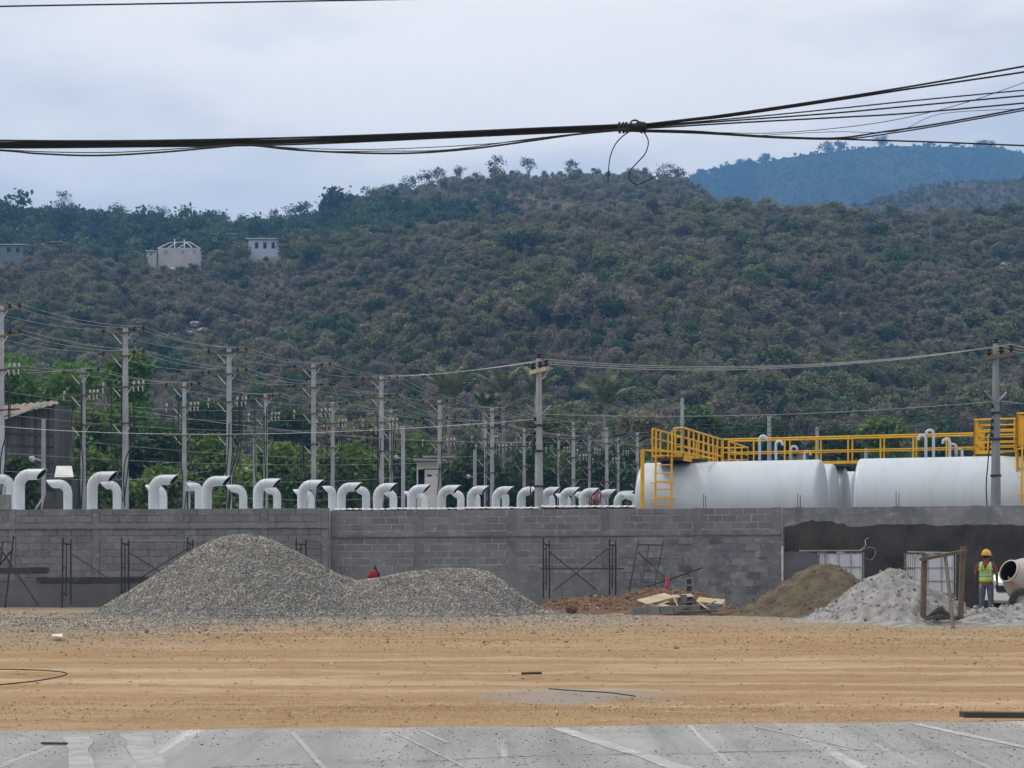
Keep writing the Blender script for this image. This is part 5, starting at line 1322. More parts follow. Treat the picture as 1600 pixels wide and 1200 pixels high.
cable([(990, 203), (978, 209), (964, 222), (955, 240), (951, 262), (950, 287)], 1.9, 'straight loose cable end hanging down from the knot', name='loose_cable')
cable([(1002, 203), (1007, 207), (1013, 222), (1008, 240), (994, 256), (984, 268), (984, 281), (995, 288), (1010, 283), (1027, 274)], 2.0, 'curled loose cable end hanging down from the knot', name='loose_cable')
# ------------------------------------------------------------------ people
M['skin'] = simple('brown_skin', (0.14, 0.075, 0.048), (0.11, 0.06, 0.04), 0.6, 20.0)
M['jeans'] = simple('worn_blue_jeans', (0.075, 0.09, 0.13), (0.14, 0.155, 0.185), 0.9, 7.0)
M['shirt_red'] = simple('red_shirt', (0.20, 0.045, 0.05), (0.15, 0.035, 0.04), 0.9, 9.0)
M['shirt_pink'] = simple('pink_shirt', (0.42, 0.20, 0.20), (0.33, 0.14, 0.15), 0.9, 9.0)
M['trouser_brown'] = simple('dull_red_trousers', (0.17, 0.09, 0.085), (0.12, 0.06, 0.06), 0.9, 9.0)
M['hivis'] = simple('lime_vest', (0.36, 0.58, 0.03), (0.30, 0.48, 0.025), 0.8, 10.0)
M['reflect'] = simple('silver_band', (0.50, 0.55, 0.42), (0.42, 0.47, 0.36), 0.5, 10.0)
M['helmet'] = simple('orange_yellow_helmet', (0.75, 0.40, 0.012), None, 0.35, 5.0, spec=0.5)
M['hair'] = simple('black_hair', (0.012, 0.010, 0.010), None, 0.6)
M['boot'] = simple('dusty_boot', (0.10, 0.085, 0.07), None, 0.9)
M['orange_cloth'] = simple('orange_shirt_hem', (0.42, 0.10, 0.03), None, 0.9)
def ell(c, rx, ry, n=14, tilt=0.0):
    return [Vector((c[0] + rx * math.cos(2 * math.pi * k / n), c[1] + ry * math.sin(2 * math.pi * k / n), c[2] + tilt * math.sin(2 * math.pi * k / n))) for k in range(n)]
def person(loc, s, rz, label, shirt, trousers, vest=False, hat=False, head_turn=0.0):
    t = thing('person', loc, label, 'person', None, rz); t.scale = (s, s, s)
    V = []; E = []; RR = []
    def v(p, r, par=None):
        V.append(p); RR.append(r)
        if par is not None: E.append((par, len(V) - 1))
        return len(V) - 1
    pel = v((0, 0, .96), (.15, .11)); sp = v((0, .01, 1.14), (.14, .10), pel); ch = v((0, 0, 1.34), (.165, .115), sp); nb = v((0, -.01, 1.47), (.075, .07), ch); nk = v((0, 0, 1.53), (.058, .06), nb)
    hd = v((0, .015, 1.62), (.078, .095), nk); v((0, .012, 1.71), (.062, .075), hd)
    for sx in (-1, 1):
        sh = v((sx * .18, -.005, 1.42), (.066, .066), ch); el = v((sx * .285, -.05, 1.16), (.045, .045), sh); fo = v((sx * .275, .03, 1.02), (.042, .04), el)
        wr = v((sx * .275, .08, .91), (.030, .026), fo); pa = v((sx * .272, .10, .85), (.036, .022), wr)
        for k, (dx, ln) in enumerate(((-.030, .068), (-.010, .080), (.010, .076), (.028, .060))):
            a = v((sx * .272 + dx, .115, .80), (.0095, .0095), pa); b_ = v((sx * .272 + dx * 1.1, .128, .80 - ln * .5), (.0088, .0088), a); v((sx * .272 + dx * 1.1, .122, .80 - ln), (.0075, .0075), b_)
        th = v((sx * .272 - sx * .045, .125, .835), (.011, .011), pa); v((sx * .272 - sx * .05, .14, .795), (.009, .009), th)
        hp_ = v((sx * .095, 0, .90), (.095, .095), pel); kn_ = v((sx * .115, .03, .50), (.062, .065), hp_); cf = v((sx * .12, -.005, .33), (.056, .060), kn_); an = v((sx * .125, 0, .09), (.038, .042), cf); v((sx * .14, .15, .045), (.042, .035), an)
    me = bpy.data.meshes.new('body'); me.from_pydata(V, E, []); me.materials.append(M['skin'])
    b = link('body', me, t)
    sk_ = b.modifiers.new('skin', 'SKIN')
    if not me.skin_vertices: me.skin_vertices.new() if hasattr(me.skin_vertices, 'new') else None
    lay = me.skin_vertices[0].data
    for i, r in enumerate(RR): lay[i].radius = r
    lay[0].use_root = True
    b.modifiers.new('sub', 'SUBSURF').levels = 1; b.modifiers['sub'].render_levels = 1
    sk_.use_smooth_shade = True
    # face, ears and hair on the head
    for sx in (-1, 1):
        link('ear', MB().lathe([(-.012, .005), (-.006, .022), (.006, .026), (.012, .006)], (sx * .082, .0, 1.62), (sx, -.2, 0), 8).mesh('ear', M['skin'], smooth=True), t)
        link('eye', MB().lathe([(-.008, .002), (-.004, .011), (.004, .011), (.008, .002)], (sx * .032, .104, 1.64), (0, 1, 0), 8).mesh('eye', M['hair'], smooth=True), t)
    link('nose', MB().lathe([(-.028, .016), (.0, .017), (.022, .009), (.03, .002)], (0, .105, 1.615), (0, .35, .9), 7).mesh('nose', M['skin'], smooth=True), t)
    link('mouth', MB().box((0, .103, 1.575), (.045, .012, .010)).mesh('mouth', M['shirt_red']), t)
    hr = MB(); hr.loft([ell((0, -.012, 1.60), .083, .092), ell((0, -.008, 1.66), .086, .098), ell((0, .0, 1.72), .070, .082), ell((0, .005, 1.755), .035, .04)])
    link('hair', hr.mesh('hair', M['hair'], smooth=True), t)
    # trousers: a seat and two legs
    tr = MB(); tr.loft([ell((0, 0, 1.03), .155, .115), ell((0, 0, .95), .175, .130), ell((0, 0, .86), .185, .135), ell((0, 0, .80), .17, .115)])
    for sx in (-1, 1): tr.loft([ell((sx * .095, 0, .88), .098, .115), ell((sx * .105, .01, .70), .092, .100), ell((sx * .115, .03, .50), .076, .085), ell((sx * .12, .0, .30), .074, .078), ell((sx * .125, .0, .08), .070, .075)])
    link('trousers', tr.mesh('trousers', M[trousers], smooth=True), t)
    for sx in (-1, 1): link('boot', MB().loft([ell((sx * .13, .05, .0), .055, .14), ell((sx * .13, .05, .05), .054, .135), ell((sx * .127, .015, .10), .05, .08), ell((sx * .125, 0, .16), .048, .055)]).mesh('boot', M['boot'], smooth=True), t)
    st = MB(); st.loft([ell((0, 0, .93), .172, .128), ell((0, .01, 1.12), .165, .122), ell((0, 0, 1.30), .190, .135), ell((0, 0, 1.41), .185, .115), ell((0, -.005, 1.48), .10, .082), ell((0, -.005, 1.505), .072, .072)], False)
    for sx in (-1, 1): st.loft([ell((sx * .15, -.005, 1.42), .085, .08), ell((sx * .20, -.01, 1.37), .078, .075), ell((sx * .235, -.02, 1.26), .070, .068), ell((sx * .25, -.025, 1.19), .068, .066)], False)
    link('shirt', st.mesh('shirt', M[shirt], smooth=True), t)
    if vest:
        vs = MB(); n = 20
        rings = [ell((0, 0, .96), .196, .148, n), ell((0, .01, 1.10), .186, .140, n), ell((0, 0, 1.27), .205, .150, n)]
        vs.loft(rings, False)
        vest_o = link('vest', vs.mesh('vest', M['hivis'], smooth=True), t)
        # back panel narrowing into two shoulder straps round an open neck
        for sx in (-1, 1):
            bk = MB(); rows = []
            for z, x0, x1, y in ((1.265, .0, .20, -.150), (1.33, .035, .178, -.150), (1.40, .062, .172, -.132), (1.455, .078, .160, -.085), (1.485, .085, .150, -.01), (1.455, .080, .160, .075), (1.38, .06, .172, .128), (1.265, .0, .20, .150)):
                rows.append([Vector((sx * x0, y, z)), Vector((sx * (x0 + x1) / 2, y * .97, z + .004)), Vector((sx * x1, y * .72, z - .012))])
            for a, c in zip(rows[:-1], rows[1:]):
                for k in range(2): bk.quad(a[k], a[k + 1], c[k + 1], c[k])
            o = link('shoulder_panel', bk.mesh('shoulder_panel', M['hivis'], smooth=True), vest_o); o.modifiers.new('solid', 'SOLIDIFY').thickness = .008
            sb = MB(); rws = []
            for z, x, y in ((1.10, .12, -.128), (1.20, .122, -.138), (1.28, .125, -.150), (1.36, .122, -.150), (1.43, .120, -.122), (1.484, .118, -.02)):
                rws.append([Vector((sx * (x - .022), y - .012, z + .004)), Vector((sx * (x + .022), y - .008, z))])
            for a, c in zip(rws[:-1], rws[1:]): sb.quad(a[0], a[1], c[1], c[0])
            o = link('reflective_band', sb.mesh('reflective_band', M['reflect']), vest_o); o.modifiers.new('solid', 'SOLIDIFY').thickness = .004
        for z in (1.045, 1.135):
            link('reflective_band', MB().loft([ell((0, .006, z - .026), .197, .150, n), ell((0, .006, z + .026), .197, .150, n)], False).mesh('reflective_band', M['reflect'], smooth=True), vest_o)
        link('shirt_hem', MB().loft([ell((0, -.012, .915), .165, .135), ell((0, -.005, .965), .168, .135)], False).mesh('shirt_hem', M['orange_cloth']), t)
    if hat:
        h = MB(); n = 20
        h.loft([ell((0, .005, 1.665), .118, .142, n), ell((0, .005, 1.70), .116, .138, n), ell((0, .003, 1.755), .104, .122, n), ell((0, 0, 1.80), .075, .09, n), ell((0, 0, 1.822), .03, .036, n)])
        ho = link('helmet', h.mesh('helmet', M['helmet'], smooth=True), t, rot=(0, 0, head_turn))
        link('brim', MB().loft([ell((0, .03, 1.660), .128, .178, n), ell((0, .03, 1.672), .126, .176, n)]).mesh('brim', M['helmet']), ho)
        link('ridge', MB().tube([(0, -.12, 1.74), (0, -.07, 1.80), (0, 0, 1.828), (0, .07, 1.80), (0, .125, 1.74)], .014, 6).mesh('ridge', M['helmet'], smooth=True), ho)
    return t
dP = 37.6; hP = PZ(858, dP)
person((PX(1541, dP), dP, 0.02), (hP - .02) / 1.83, R(-26), 'person in lime safety vest, yellow hard hat and jeans, seen from behind', 'shirt_red', 'jeans', True, True, R(-35))
d2 = 78.5; MB().box((PX(930, d2), d2, 2.93), (1.2, 1.2, .56)).build('plinth', M['column'], bpy.data.objects['machine_hall'])
person((PX(930, d2), d2, 3.215), 1.0, R(165), 'person in pink shirt standing among the white ducts', 'shirt_pink', 'trouser_brown')

# ------------------------------------------------------------------ concrete mixer and the car behind it
M['drum'] = simple('dusty_cream_drum', (0.40, 0.36, 0.31), (0.52, 0.48, 0.43), 0.7, 4.0, spec=.3)
M['drum_in'] = simple('mixer_inside', (0.045, 0.04, 0.038), None, 0.9)
M['frame_steel'] = simple('mortar_caked_steel', (0.22, 0.20, 0.18), (0.32, 0.30, 0.28), 0.85, 6.0)
M['rubber'] = simple('tyre_rubber', (0.03, 0.03, 0.03), (0.06, 0.055, 0.05), 0.9, 6.0)
M['orange'] = simple('orange_red_paint', (0.45, 0.09, 0.02), None, 0.5)
dm_ = 36.9; mo = P(1576, 892, dm_); ax = Vector((.80, .42, -.36)).normalized()
t = thing('concrete_mixer', G(1612, dm_ + .3), 'cream concrete mixer drum with dark open mouth at the right edge', 'concrete mixer')
MB().lathe([(0, .25), (.02, .27), (.10, .30), (.32, .44), (.48, .50), (.66, .50), (.78, .44), (.92, .27), (.96, .10), (.96, .01)], mo, ax, 32).build('drum', M['drum'], t, True)
MB().lathe([(-.005, .245), (.03, .235), (.28, .38), (.5, .46), (.8, .38), (.9, .01)], mo, ax, 32).build('drum_inside', M['drum_in'], t, True)
MB().lathe([(-.015, .245), (-.015, .272), (.03, .285), (.03, .26)], mo, ax, 32).build('mouth_rim', M['drum'], t, True)
MB().lathe([(.53, .50), (.53, .545), (.61, .545), (.61, .50)], mo, ax, 32).build('gear_ring', M['frame_steel'], t)
cc_ = mo + ax * .6; gx, gy = cc_.x, cc_.y
for sx in (-1, 1): MB().tube([Vector((gx + sx * .55, gy - .35, 0.0)), Vector((gx + sx * .30, gy - .05, .62)), Vector((gx + sx * .42, gy + .55, 0.0))], .035, 7).build('leg', M['frame_steel'], t)
MB().bar((gx - .4, gy, .55), (gx + .4, gy, .55), .08).build('cradle', M['frame_steel'], t)
MB().tube([(gx, gy, .55), cc_ + Vector((0, 0, -.45))], .05, 8).build('yoke', M['frame_steel'], t)
MB().box((gx + .55, gy + .3, .62), (.45, .4, .5)).build('motor_box', M['orange'], t)
wc_ = P(1597, 938, dm_ - .35); w = thing.__call__ if False else None
wh = MB().lathe([(-.06, .14), (-.06, .25), (-.03, .285), (.03, .285), (.06, .25), (.06, .14)], wc_, (.25, 1, 0), 24).build('wheel', M['rubber'], t, True)
MB().lathe([(-.05, .001), (-.05, .05), (-.02, .07), (-.03, .15), (.03, .15), (.02, .05), (.02, .001)], wc_, (.25, 1, 0), 24).build('rim', M['frame_steel'], wh, True)
MB().tube(smooth_path([mo + Vector((-.02, -.05, -.14)), mo + Vector((.10, -.25, -.42)), mo + Vector((.22, -.30, -.62)), Vector((gx, gy - .3, .5))], 5), .022, 6).build('tilt_arm', M['orange'], t, True)

M['car'] = simple('white_car_paint', (0.62, 0.64, 0.66), (0.57, 0.59, 0.61), 0.25, 1.0, spec=.6)
M['glass'] = simple('car_glass', (0.05, 0.065, 0.08), None, 0.08, spec=.9)
M['lamp_red'] = simple('orange_lamp', (0.55, 0.10, 0.03), None, 0.3)
cr_loc = (PX(1580, 39.8), 39.8, 0)
t = thing('parked_car', cr_loc, 'white car, its bluish bonnet and corner showing between worker and mixer', 'car', None, R(-50))
# local: x to the right side, -y towards the camera (the bonnet end), width 1.7, length 4.2
def cring(y, w_, z0, z1, rnd=.10):
    return [Vector((sx * (w_ / 2 - (rnd if k else 0)), y, z)) for sx, z, k in ((-1, z0, 1), (1, z0, 1), (1, z0 + rnd, 0), (1, z1 - rnd, 0), (1, z1, 1), (-1, z1, 1), (-1, z1 - rnd, 0), (-1, z0 + rnd, 0))]
bd = MB(); bd.loft([cring(0, 1.45, .32, .78), cring(.12, 1.62, .26, .95), cring(.6, 1.70, .24, 1.02), cring(1.15, 1.72, .24, 1.08), cring(2.4, 1.72, .24, 1.06), cring(3.6, 1.70, .26, 1.05), cring(4.05, 1.62, .30, 1.0), cring(4.15, 1.5, .36, .85)])
link('body', bd.mesh('body', M['car'], smooth=False), t)
cb = MB(); cb.loft([[Vector((-.72, 1.10, 1.06)), Vector((.72, 1.10, 1.06)), Vector((.74, 4.0, 1.03)), Vector((-.74, 4.0, 1.03))], [Vector((-.58, 1.80, 1.56)), Vector((.58, 1.80, 1.56)), Vector((.58, 3.55, 1.56)), Vector((-.58, 3.55, 1.56))]])
link('cabin', cb.mesh('cabin', M['car']), t)
link('windscreen', MB().quad((-.64, 1.165, 1.10), (.64, 1.165, 1.10), (.54, 1.735, 1.515), (-.54, 1.735, 1.515)).mesh('windscreen', M['glass']), t)
for sx in (-1, 1):
    link('side_window', MB().quad((sx * .715, 1.45, 1.11), (sx * .722, 3.7, 1.11), (sx * .612, 3.4, 1.50), (sx * .612, 1.9, 1.50)).mesh('side_window', M['glass']), t)
    link('headlight', MB().box((sx * .60, .05, .74), (.28, .14, .16)).mesh('headlight', M['insul_pale']), t)
    link('indicator', MB().box((sx * .77, .16, .70), (.10, .16, .14)).mesh('indicator', M['lamp_red']), t)
    link('mirror', MB().box((sx * .85, 1.35, 1.12), (.20, .10, .14)).mesh('mirror', M['dark']), t)
    for y in (.75, 3.35):
        wh = link('wheel', MB().lathe([(-.10, .17), (-.10, .29), (-.06, .32), (.06, .32), (.10, .29), (.10, .17)], (sx * .80, y, .32), (1, 0, 0), 20).mesh('wheel', M['rubber'], smooth=True), t)
        link('rim', MB().lathe([(-.09, .001), (-.09, .17), (.09, .17), (.09, .001)], (sx * .805, y, .32), (1, 0, 0), 16).mesh('rim', M['brace'], smooth=True), wh)
link('grille', MB().box((0, -.005, .62), (.80, .06, .16)).mesh('grille', M['dark']), t)
link('bumper', MB().box((0, .03, .42), (1.5, .16, .18)).mesh('bumper', M['car']), t)

# ------------------------------------------------------------------ small things lying about
def lay(px, py): return ground_hit(px, py, 0.0)
single('hose', MB().tube(smooth_path([lay(-60, 1049) + Vector((0, 0, .03)), lay(20, 1049.5) + Vector((0, 0, .03)), lay(80, 1052) + Vector((0, 0, .03)), lay(105, 1056.5) + Vector((0, 0, .03)), lay(80, 1064) + Vector((0, 0, .03)), lay(30, 1071) + Vector((0, 0, .03)), lay(-60, 1079) + Vector((0, 0, .03))], 6), .008, 6), M['black'], 'black hose looping across the dirt at the left edge', 'hose')
single('stick', MB().tube([lay(815, 1055) + Vector((0, 0, .02)), lay(831, 1054.4) + Vector((0, 0, .022)), lay(846, 1054) + Vector((0, 0, .02))], .018, 6), M['wood_dark'], 'short dark stick on the dirt near the middle', 'stick')
single('cable_scrap', MB().tube(smooth_path([lay(858, 1079) + Vector((0, 0, .02)), lay(900, 1083) + Vector((0, 0, .025)), lay(950, 1085) + Vector((0, 0, .02)), lay(993, 1090) + Vector((0, 0, .015))], 5), .007, 6), M['black'], 'dark cable scrap lying over the grey patch of dirt', 'cable')
single('timber', MB().bar(lay(1503, 1121.5) + Vector((0, 0, .03)), lay(1660, 1119.5) + Vector((0, 0, .01)), .12, .05), M['wood_dark'], 'dark timber lying along the road edge at the right', 'timber')
single('metal_strip', MB().bar(ground_hit(65, 1161, ROADZ + .012), ground_hit(105, 1161.5, ROADZ + .012), .03, .014), M['wood_dark'], 'dark metal strip lying on the road at the left', 'strip')
single('paper_scrap', MB().quad(lay(80, 996) + Vector((0, 0, .03)), lay(98, 996.5) + Vector((0, 0, .02)), lay(97, 994) + Vector((0, 0, .05)), lay(82, 993.6) + Vector((0, 0, .03))), M['render_white'], 'white paper scrap on the dirt left of the gravel', 'paper')

# ------------------------------------------------------------------ buildings behind the poles
# old plank shack
dS = 112.0; t = thing('shack', (PX(40, dS), dS, 0), 'old dark plank shack with a rusty roof at the left edge', 'shack')
x0, x1 = PX(-70, dS), PX(86, dS); zt = lambda px: PZ(float(np.interp(px, [-70, 86], [672, 630])), dS)
MB().box(((x0 + x1) / 2, dS + 2.3, 2.0), (x1 - x0 - .3, 4.2, 4.0)).build('frame', M['dark'], t)
k = 0; px = -68.0
while px < 86:
    wpx = random.uniform(4.2, 6.5); xa, xb = PX(px, dS), PX(min(px + wpx - .5, 86), dS); z1_ = zt(px) - .1
    for z_a, z_b in ((0.0, z1_ * .48 + random.uniform(-.5, .5)), (None, z1_)):
        if z_a is None: z_a = zl + .03
        zl = z_b
        MB().box(((xa + xb) / 2, dS + random.uniform(-.02, .02), (z_a + z_b) / 2), (xb - xa, .04, z_b - z_a)).build('plank', M['plank_old'], t)
    px += wpx
for yy_ in (.3, 1.6, 2.9, 4.2): MB().box((PX(86, dS) + .03, dS + yy_, zt(86) / 2), (.04, 1.26, zt(86) - .1)).build('plank', M['plank_old'], t)
for yq in (678, 696, 721): MB().bar(P(-70, yq - 4, dS - .06), P(86, yq + 2, dS - .06), .07, .14).build('rail', M['wood_dark'], t)
rf = MB(); n = 60; A0, A1, B0, B1 = P(-70, 668, dS - 1.0), P(92, 630, dS - .6), P(-70, 640, dS + 5.5), P(88, 626, dS + 5.0)
for q in range(n):
    a, b_ = q / n, (q + 1) / n; h0, h1 = .05 * math.sin(q * 1.57), .05 * math.sin((q + 1) * 1.57)
    rf.quad(A0.lerp(A1, a) + Vector((0, 0, h0)), A0.lerp(A1, b_) + Vector((0, 0, h1)), B0.lerp(B1, b_) + Vector((0, 0, h1)), B0.lerp(B1, a) + Vector((0, 0, h0)))
o = rf.build('roof', M['rust'], t); o.modifiers.new('solid', 'SOLIDIFY').thickness = .04
for a, b_ in (((-10, 655), (20, 640)), ((8, 654), (45, 640)), ((45, 640), (75, 629))): MB().bar(P(a[0], a[1], dS - 1.1), P(b_[0], b_[1], dS - 1.0), .12, .14).build('roof_batten', M['brace'], t)
# pale hut
dH = 122.0; t = thing('hut', (PX(671, dH), dH, 0), 'small pale rendered hut with flat roof in the middle', 'hut')
xa, xb, zt_ = PX(651, dH), PX(688, dH), PZ(722, dH)
xd0, xd1, zd0, zd1 = PX(653, dH), PX(663.5, dH), PZ(757, dH), PZ(733, dH)
MB().box(((xd1 + xb) / 2, dH + 1.2, zt_ / 2), (xb - xd1, 2.4, zt_)).build('wall', M['render_white'], t)
MB().box(((xa + xd0) / 2, dH + 1.2, zt_ / 2), (xd0 - xa, 2.4, zt_)).build('wall', M['render_white'], t)
MB().box(((xd0 + xd1) / 2, dH + 1.2, (zt_ + zd1) / 2), (xd1 - xd0, 2.4, zt_ - zd1)).build('wall', M['render_white'], t)
MB().box(((xd0 + xd1) / 2, dH + 1.2, zd0 / 2), (xd1 - xd0, 2.4, zd0)).build('wall', M['render_white'], t)
MB().box(((xd0 + xd1) / 2, dH + .9, (zd0 + zd1) / 2), (xd1 - xd0, .05, zd1 - zd0)).build('window', M['dark'], t)
for p0, p1 in ((667.5, 674.5), (681, 685)): MB().box((PX((p0 + p1) / 2, dH), dH - .01, PZ(743, dH)), (PX(p1, dH) - PX(p0, dH), .06, .14)).build('vent_slot', M['dark'], t)
MB().box((PX(672, dH), dH + 1.0, zt_ + .12), (PX(697, dH) - PX(646, dH), 3.6, .16)).build('roof', M['roof_grey'], t)
MB().box((PX(684, dH), dH + 1.4, zt_ + .42), (PX(712, dH) - PX(664, dH), 3.0, .12)).build('roof_sheet', M['roof_grey'], t)
# cream low shed near the shack
dB = 108.0; t = thing('low_shed', (PX(100, dB), dB, 0), 'low cream shed half hidden by bushes right of the shack', 'shed')
MB().box((PX(99, dB), dB + 1, PZ(748, dB) / 2), (PX(113, dB) - PX(87, dB), 2, PZ(748, dB))).build('wall', M['plank_old'], t)
rr_ = MB().loft([[P(85, 746, dB - .4), P(115, 746, dB - .4), P(115, 745, dB - .4), P(85, 745, dB - .4)], [P(88, 729, dB + 1.6), P(112, 729, dB + 1.6), P(112, 728, dB + 1.6), P(88, 728, dB + 1.6)]]); rr_.build('roof', M['render_white'], t)
# dark tent-like cover behind the wall at the left
t = thing('dark_cover', G(75, 52), 'dark peaked cover with pale pole just above the left wall', 'cover')
a = P(77, 768, 52); mb = MB()
base = [P(62, 812, 51.2), P(95, 812, 51.2), P(95, 812, 53), P(62, 812, 53)]; tp = [P(72, 769, 51.8), P(80, 768, 51.8), P(80, 768, 52.4), P(72, 769, 52.4)]
mb.loft([[Vector((p.x, p.y, 0)) for p in base], base, tp]); mb.build('cloth', M['dark'], t)
MB().tube([P(56, 796, 51.6), P(68, 776, 51.6)], .03, 5).build('pole', M['insul_pale'], t)
# small grey cabinet on a back pole
t = thing('meter_box', P(295, 768, 80), 'small pale grey meter box on a post near a white duct', 'meter box'); c = P(295, 760, 80)
MB().box(c, (.35, .25, .50)).build('case', M['brace'], t); MB().tube([Vector((c.x, c.y + .15, 0)), Vector((c.x, c.y + .15, c.z + .3))], .05, 6).build('post', M['pole'], t)

# ------------------------------------------------------------------ houses on the hill
def tz(px, d): return float(terrain(np.array([PX(px, d)]), np.array([d]))[0])
dh = 512.0
t = thing('hill_house', (PX(282, dh), dh, tz(282, dh)), 'unfinished pale house with bare white roof trusses on the ridge', 'house', 'houses on the hill')
z0, z1_ = min(tz(250, dh), tz(315, dh)) - 3, PZ(388, dh); xa, xb = PX(247, dh), PX(314, dh)
MB().box(((xa + xb) / 2, dh + 4, (z0 + z1_) / 2), (xb - xa, 8, z1_ - z0)).build('wall', M['house_wall'], t)
for p_, q_ in ((256, 262), (283, 287), (302, 305)): MB().box((PX((p_ + q_) / 2, dh), dh - .02, PZ(393.5, dh)), (PX(q_, dh) - PX(p_, dh), .3, 1.0)).build('window', M['roof_grey'], t)
rg0, rg1 = P(265, 379, dh + 4), P(296, 378, dh + 4)
for a, b_ in ((rg0, rg1), (rg0, P(246, 388, dh)), (rg0, P(249, 388, dh + 8)), (rg1, P(318, 391, dh)), (rg1, P(312, 388, dh + 8)), (P(262, 388, dh), P(276, 378.5, dh + 3.5)), (P(292, 379, dh + 3.5), P(278, 388, dh)), (P(292, 379, dh + 3.5), P(300, 387, dh)), (P(246, 388, dh), P(317, 388, dh)), (P(273, 388, dh), P(273, 374, dh + 3)), (P(288, 388, dh), P(288, 375, dh + 3))):
    MB().bar(a, b_, .22, .26).build('rafter', M['roof_pale'], t)
MB().box((PX(280, dh), dh + 4, z1_ + .12), (xb - xa - .6, 7.4, .2)).build('ceiling', M['dark'], t)
def hill_house(px0, px1, yroof, yeave, ybase, d, wall, roof, label, win, name='hill_house'):
    c = (px0 + px1) / 2; t = thing(name, (PX(c, d), d, tz(c, d)), label, 'house', 'houses on the hill')
    xa, xb = PX(px0, d), PX(px1, d); zb = min(PZ(ybase, d), tz(px0, d), tz(px1, d)) - 2; ze = PZ(yeave, d); zr = PZ(yroof, d)
    MB().box(((xa + xb) / 2, d + 3, (zb + ze) / 2), (xb - xa, 6, ze - zb)).build('wall', M[wall], t)
    e = (xb - xa) * .06
    MB().loft([[Vector((xa - e, d - .8, ze)), Vector((xb + e, d - .8, ze)), Vector((xb + e, d - .8, ze + .25)), Vector((xa - e, d - .8, ze + .25))], [Vector((xa - e, d + 6.6, zr)), Vector((xb + e, d + 6.6, zr)), Vector((xb + e, d + 6.6, zr + .25)), Vector((xa - e, d + 6.6, zr + .25))]]).build('roof', M[roof], t)
    for q in win: MB().box((xa + (xb - xa) * q, d - .01, (ze + PZ(ybase, d)) / 2), ((xb - xa) * .10, .2, (ze - PZ(ybase, d)) * .5)).build('window', M['dark'], t)
    return t
hill_house(388, 440, 367, 374, 393, 512, 'house_blue', 'roof_pale', 'white and pale blue house with shiny roof on the ridge', (.25, .5, .75))
hill_house(331, 364, 360, 366, 382, 540, 'house_green', 'roof_grey', 'grey house half hidden by trees left of the blue one', (.3, .7))
hill_house(-20, 36, 378, 383, 398, 512, 'house_green', 'roof_pale', 'grey green house with pale roof at the left edge', (.3, .6, .85))
hill_house(60, 96, 376, 379, 390, 515, 'wood_dark', 'roof_grey', 'low dark house among trees between ridge houses', (.4,))
hill_house(229, 243, 390, 393, 402, 510, 'house_wall', 'roof_pale', 'tiny white shed beside the unfinished ridge house', (.5,), 'hill_shed')
# pale rocks bare on the slope
def rock(px, py, d, s, label, seed):
    s = (.6 * s[0], .6 * s[1], .38 * s[2])
    import bmesh
    bm = bmesh.new(); bmesh.ops.create_icosphere(bm, subdivisions=3, radius=1); rr = random.Random(seed)
    for v in bm.verts:
        f_ = 1 + .35 * float(vnoise(v.co.x * 2 + seed, v.co.y * 2 + v.co.z * 1.7, seed)); v.co *= f_; v.co.x *= s[0]; v.co.y *= s[1]; v.co.z *= s[2]
    me = bpy.data.meshes.new('rock'); bm.to_mesh(me); bm.free(); me.materials.append(M['rock'])
    o = link('rock_outcrop', me, None, (PX(px, d), d, tz(px, d) + .3 * s[2])); tag(o, label, 'rock', 'bare rocks on the slope')
def slope_d(px, py):
    ds = np.arange(225, 498, 1.0); z = terrain((px - 800) / F * ds, ds); y = HY - (z - CH) * F / ds
    ok = np.where(y <= py)[0]; return float(ds[ok[0]]) if len(ok) else 480.0
for k, (px, py, s, lab) in enumerate(((1043, 487, (2.6, 2, 2.2), 'pale rock with pointed top in the middle of the slope'), (1052, 491, (2.2, 1.6, 1.0), 'flat pale rock right beside the pointed rock'), (305, 508, (3.2, 2.5, 2.6), 'big whitish rock scar on the left slope'), (318, 516, (2.4, 2, 2.0), 'whitish rock just right of the big scar'), (296, 522, (2.0, 2, 1.6), 'whitish rock just below the big scar'), (1570, 412, (3, 2, 1.6), 'pale rock near the right edge of the slope'), (1512, 528, (2.4, 2, 1.4), 'pale rock above the heavy grey pole'), (195, 548, (2.0, 2, 1.4), 'pale rock behind the top of the second pole'))):
    rock(px, py, slope_d(px, py + 3), s, lab, k + 1)

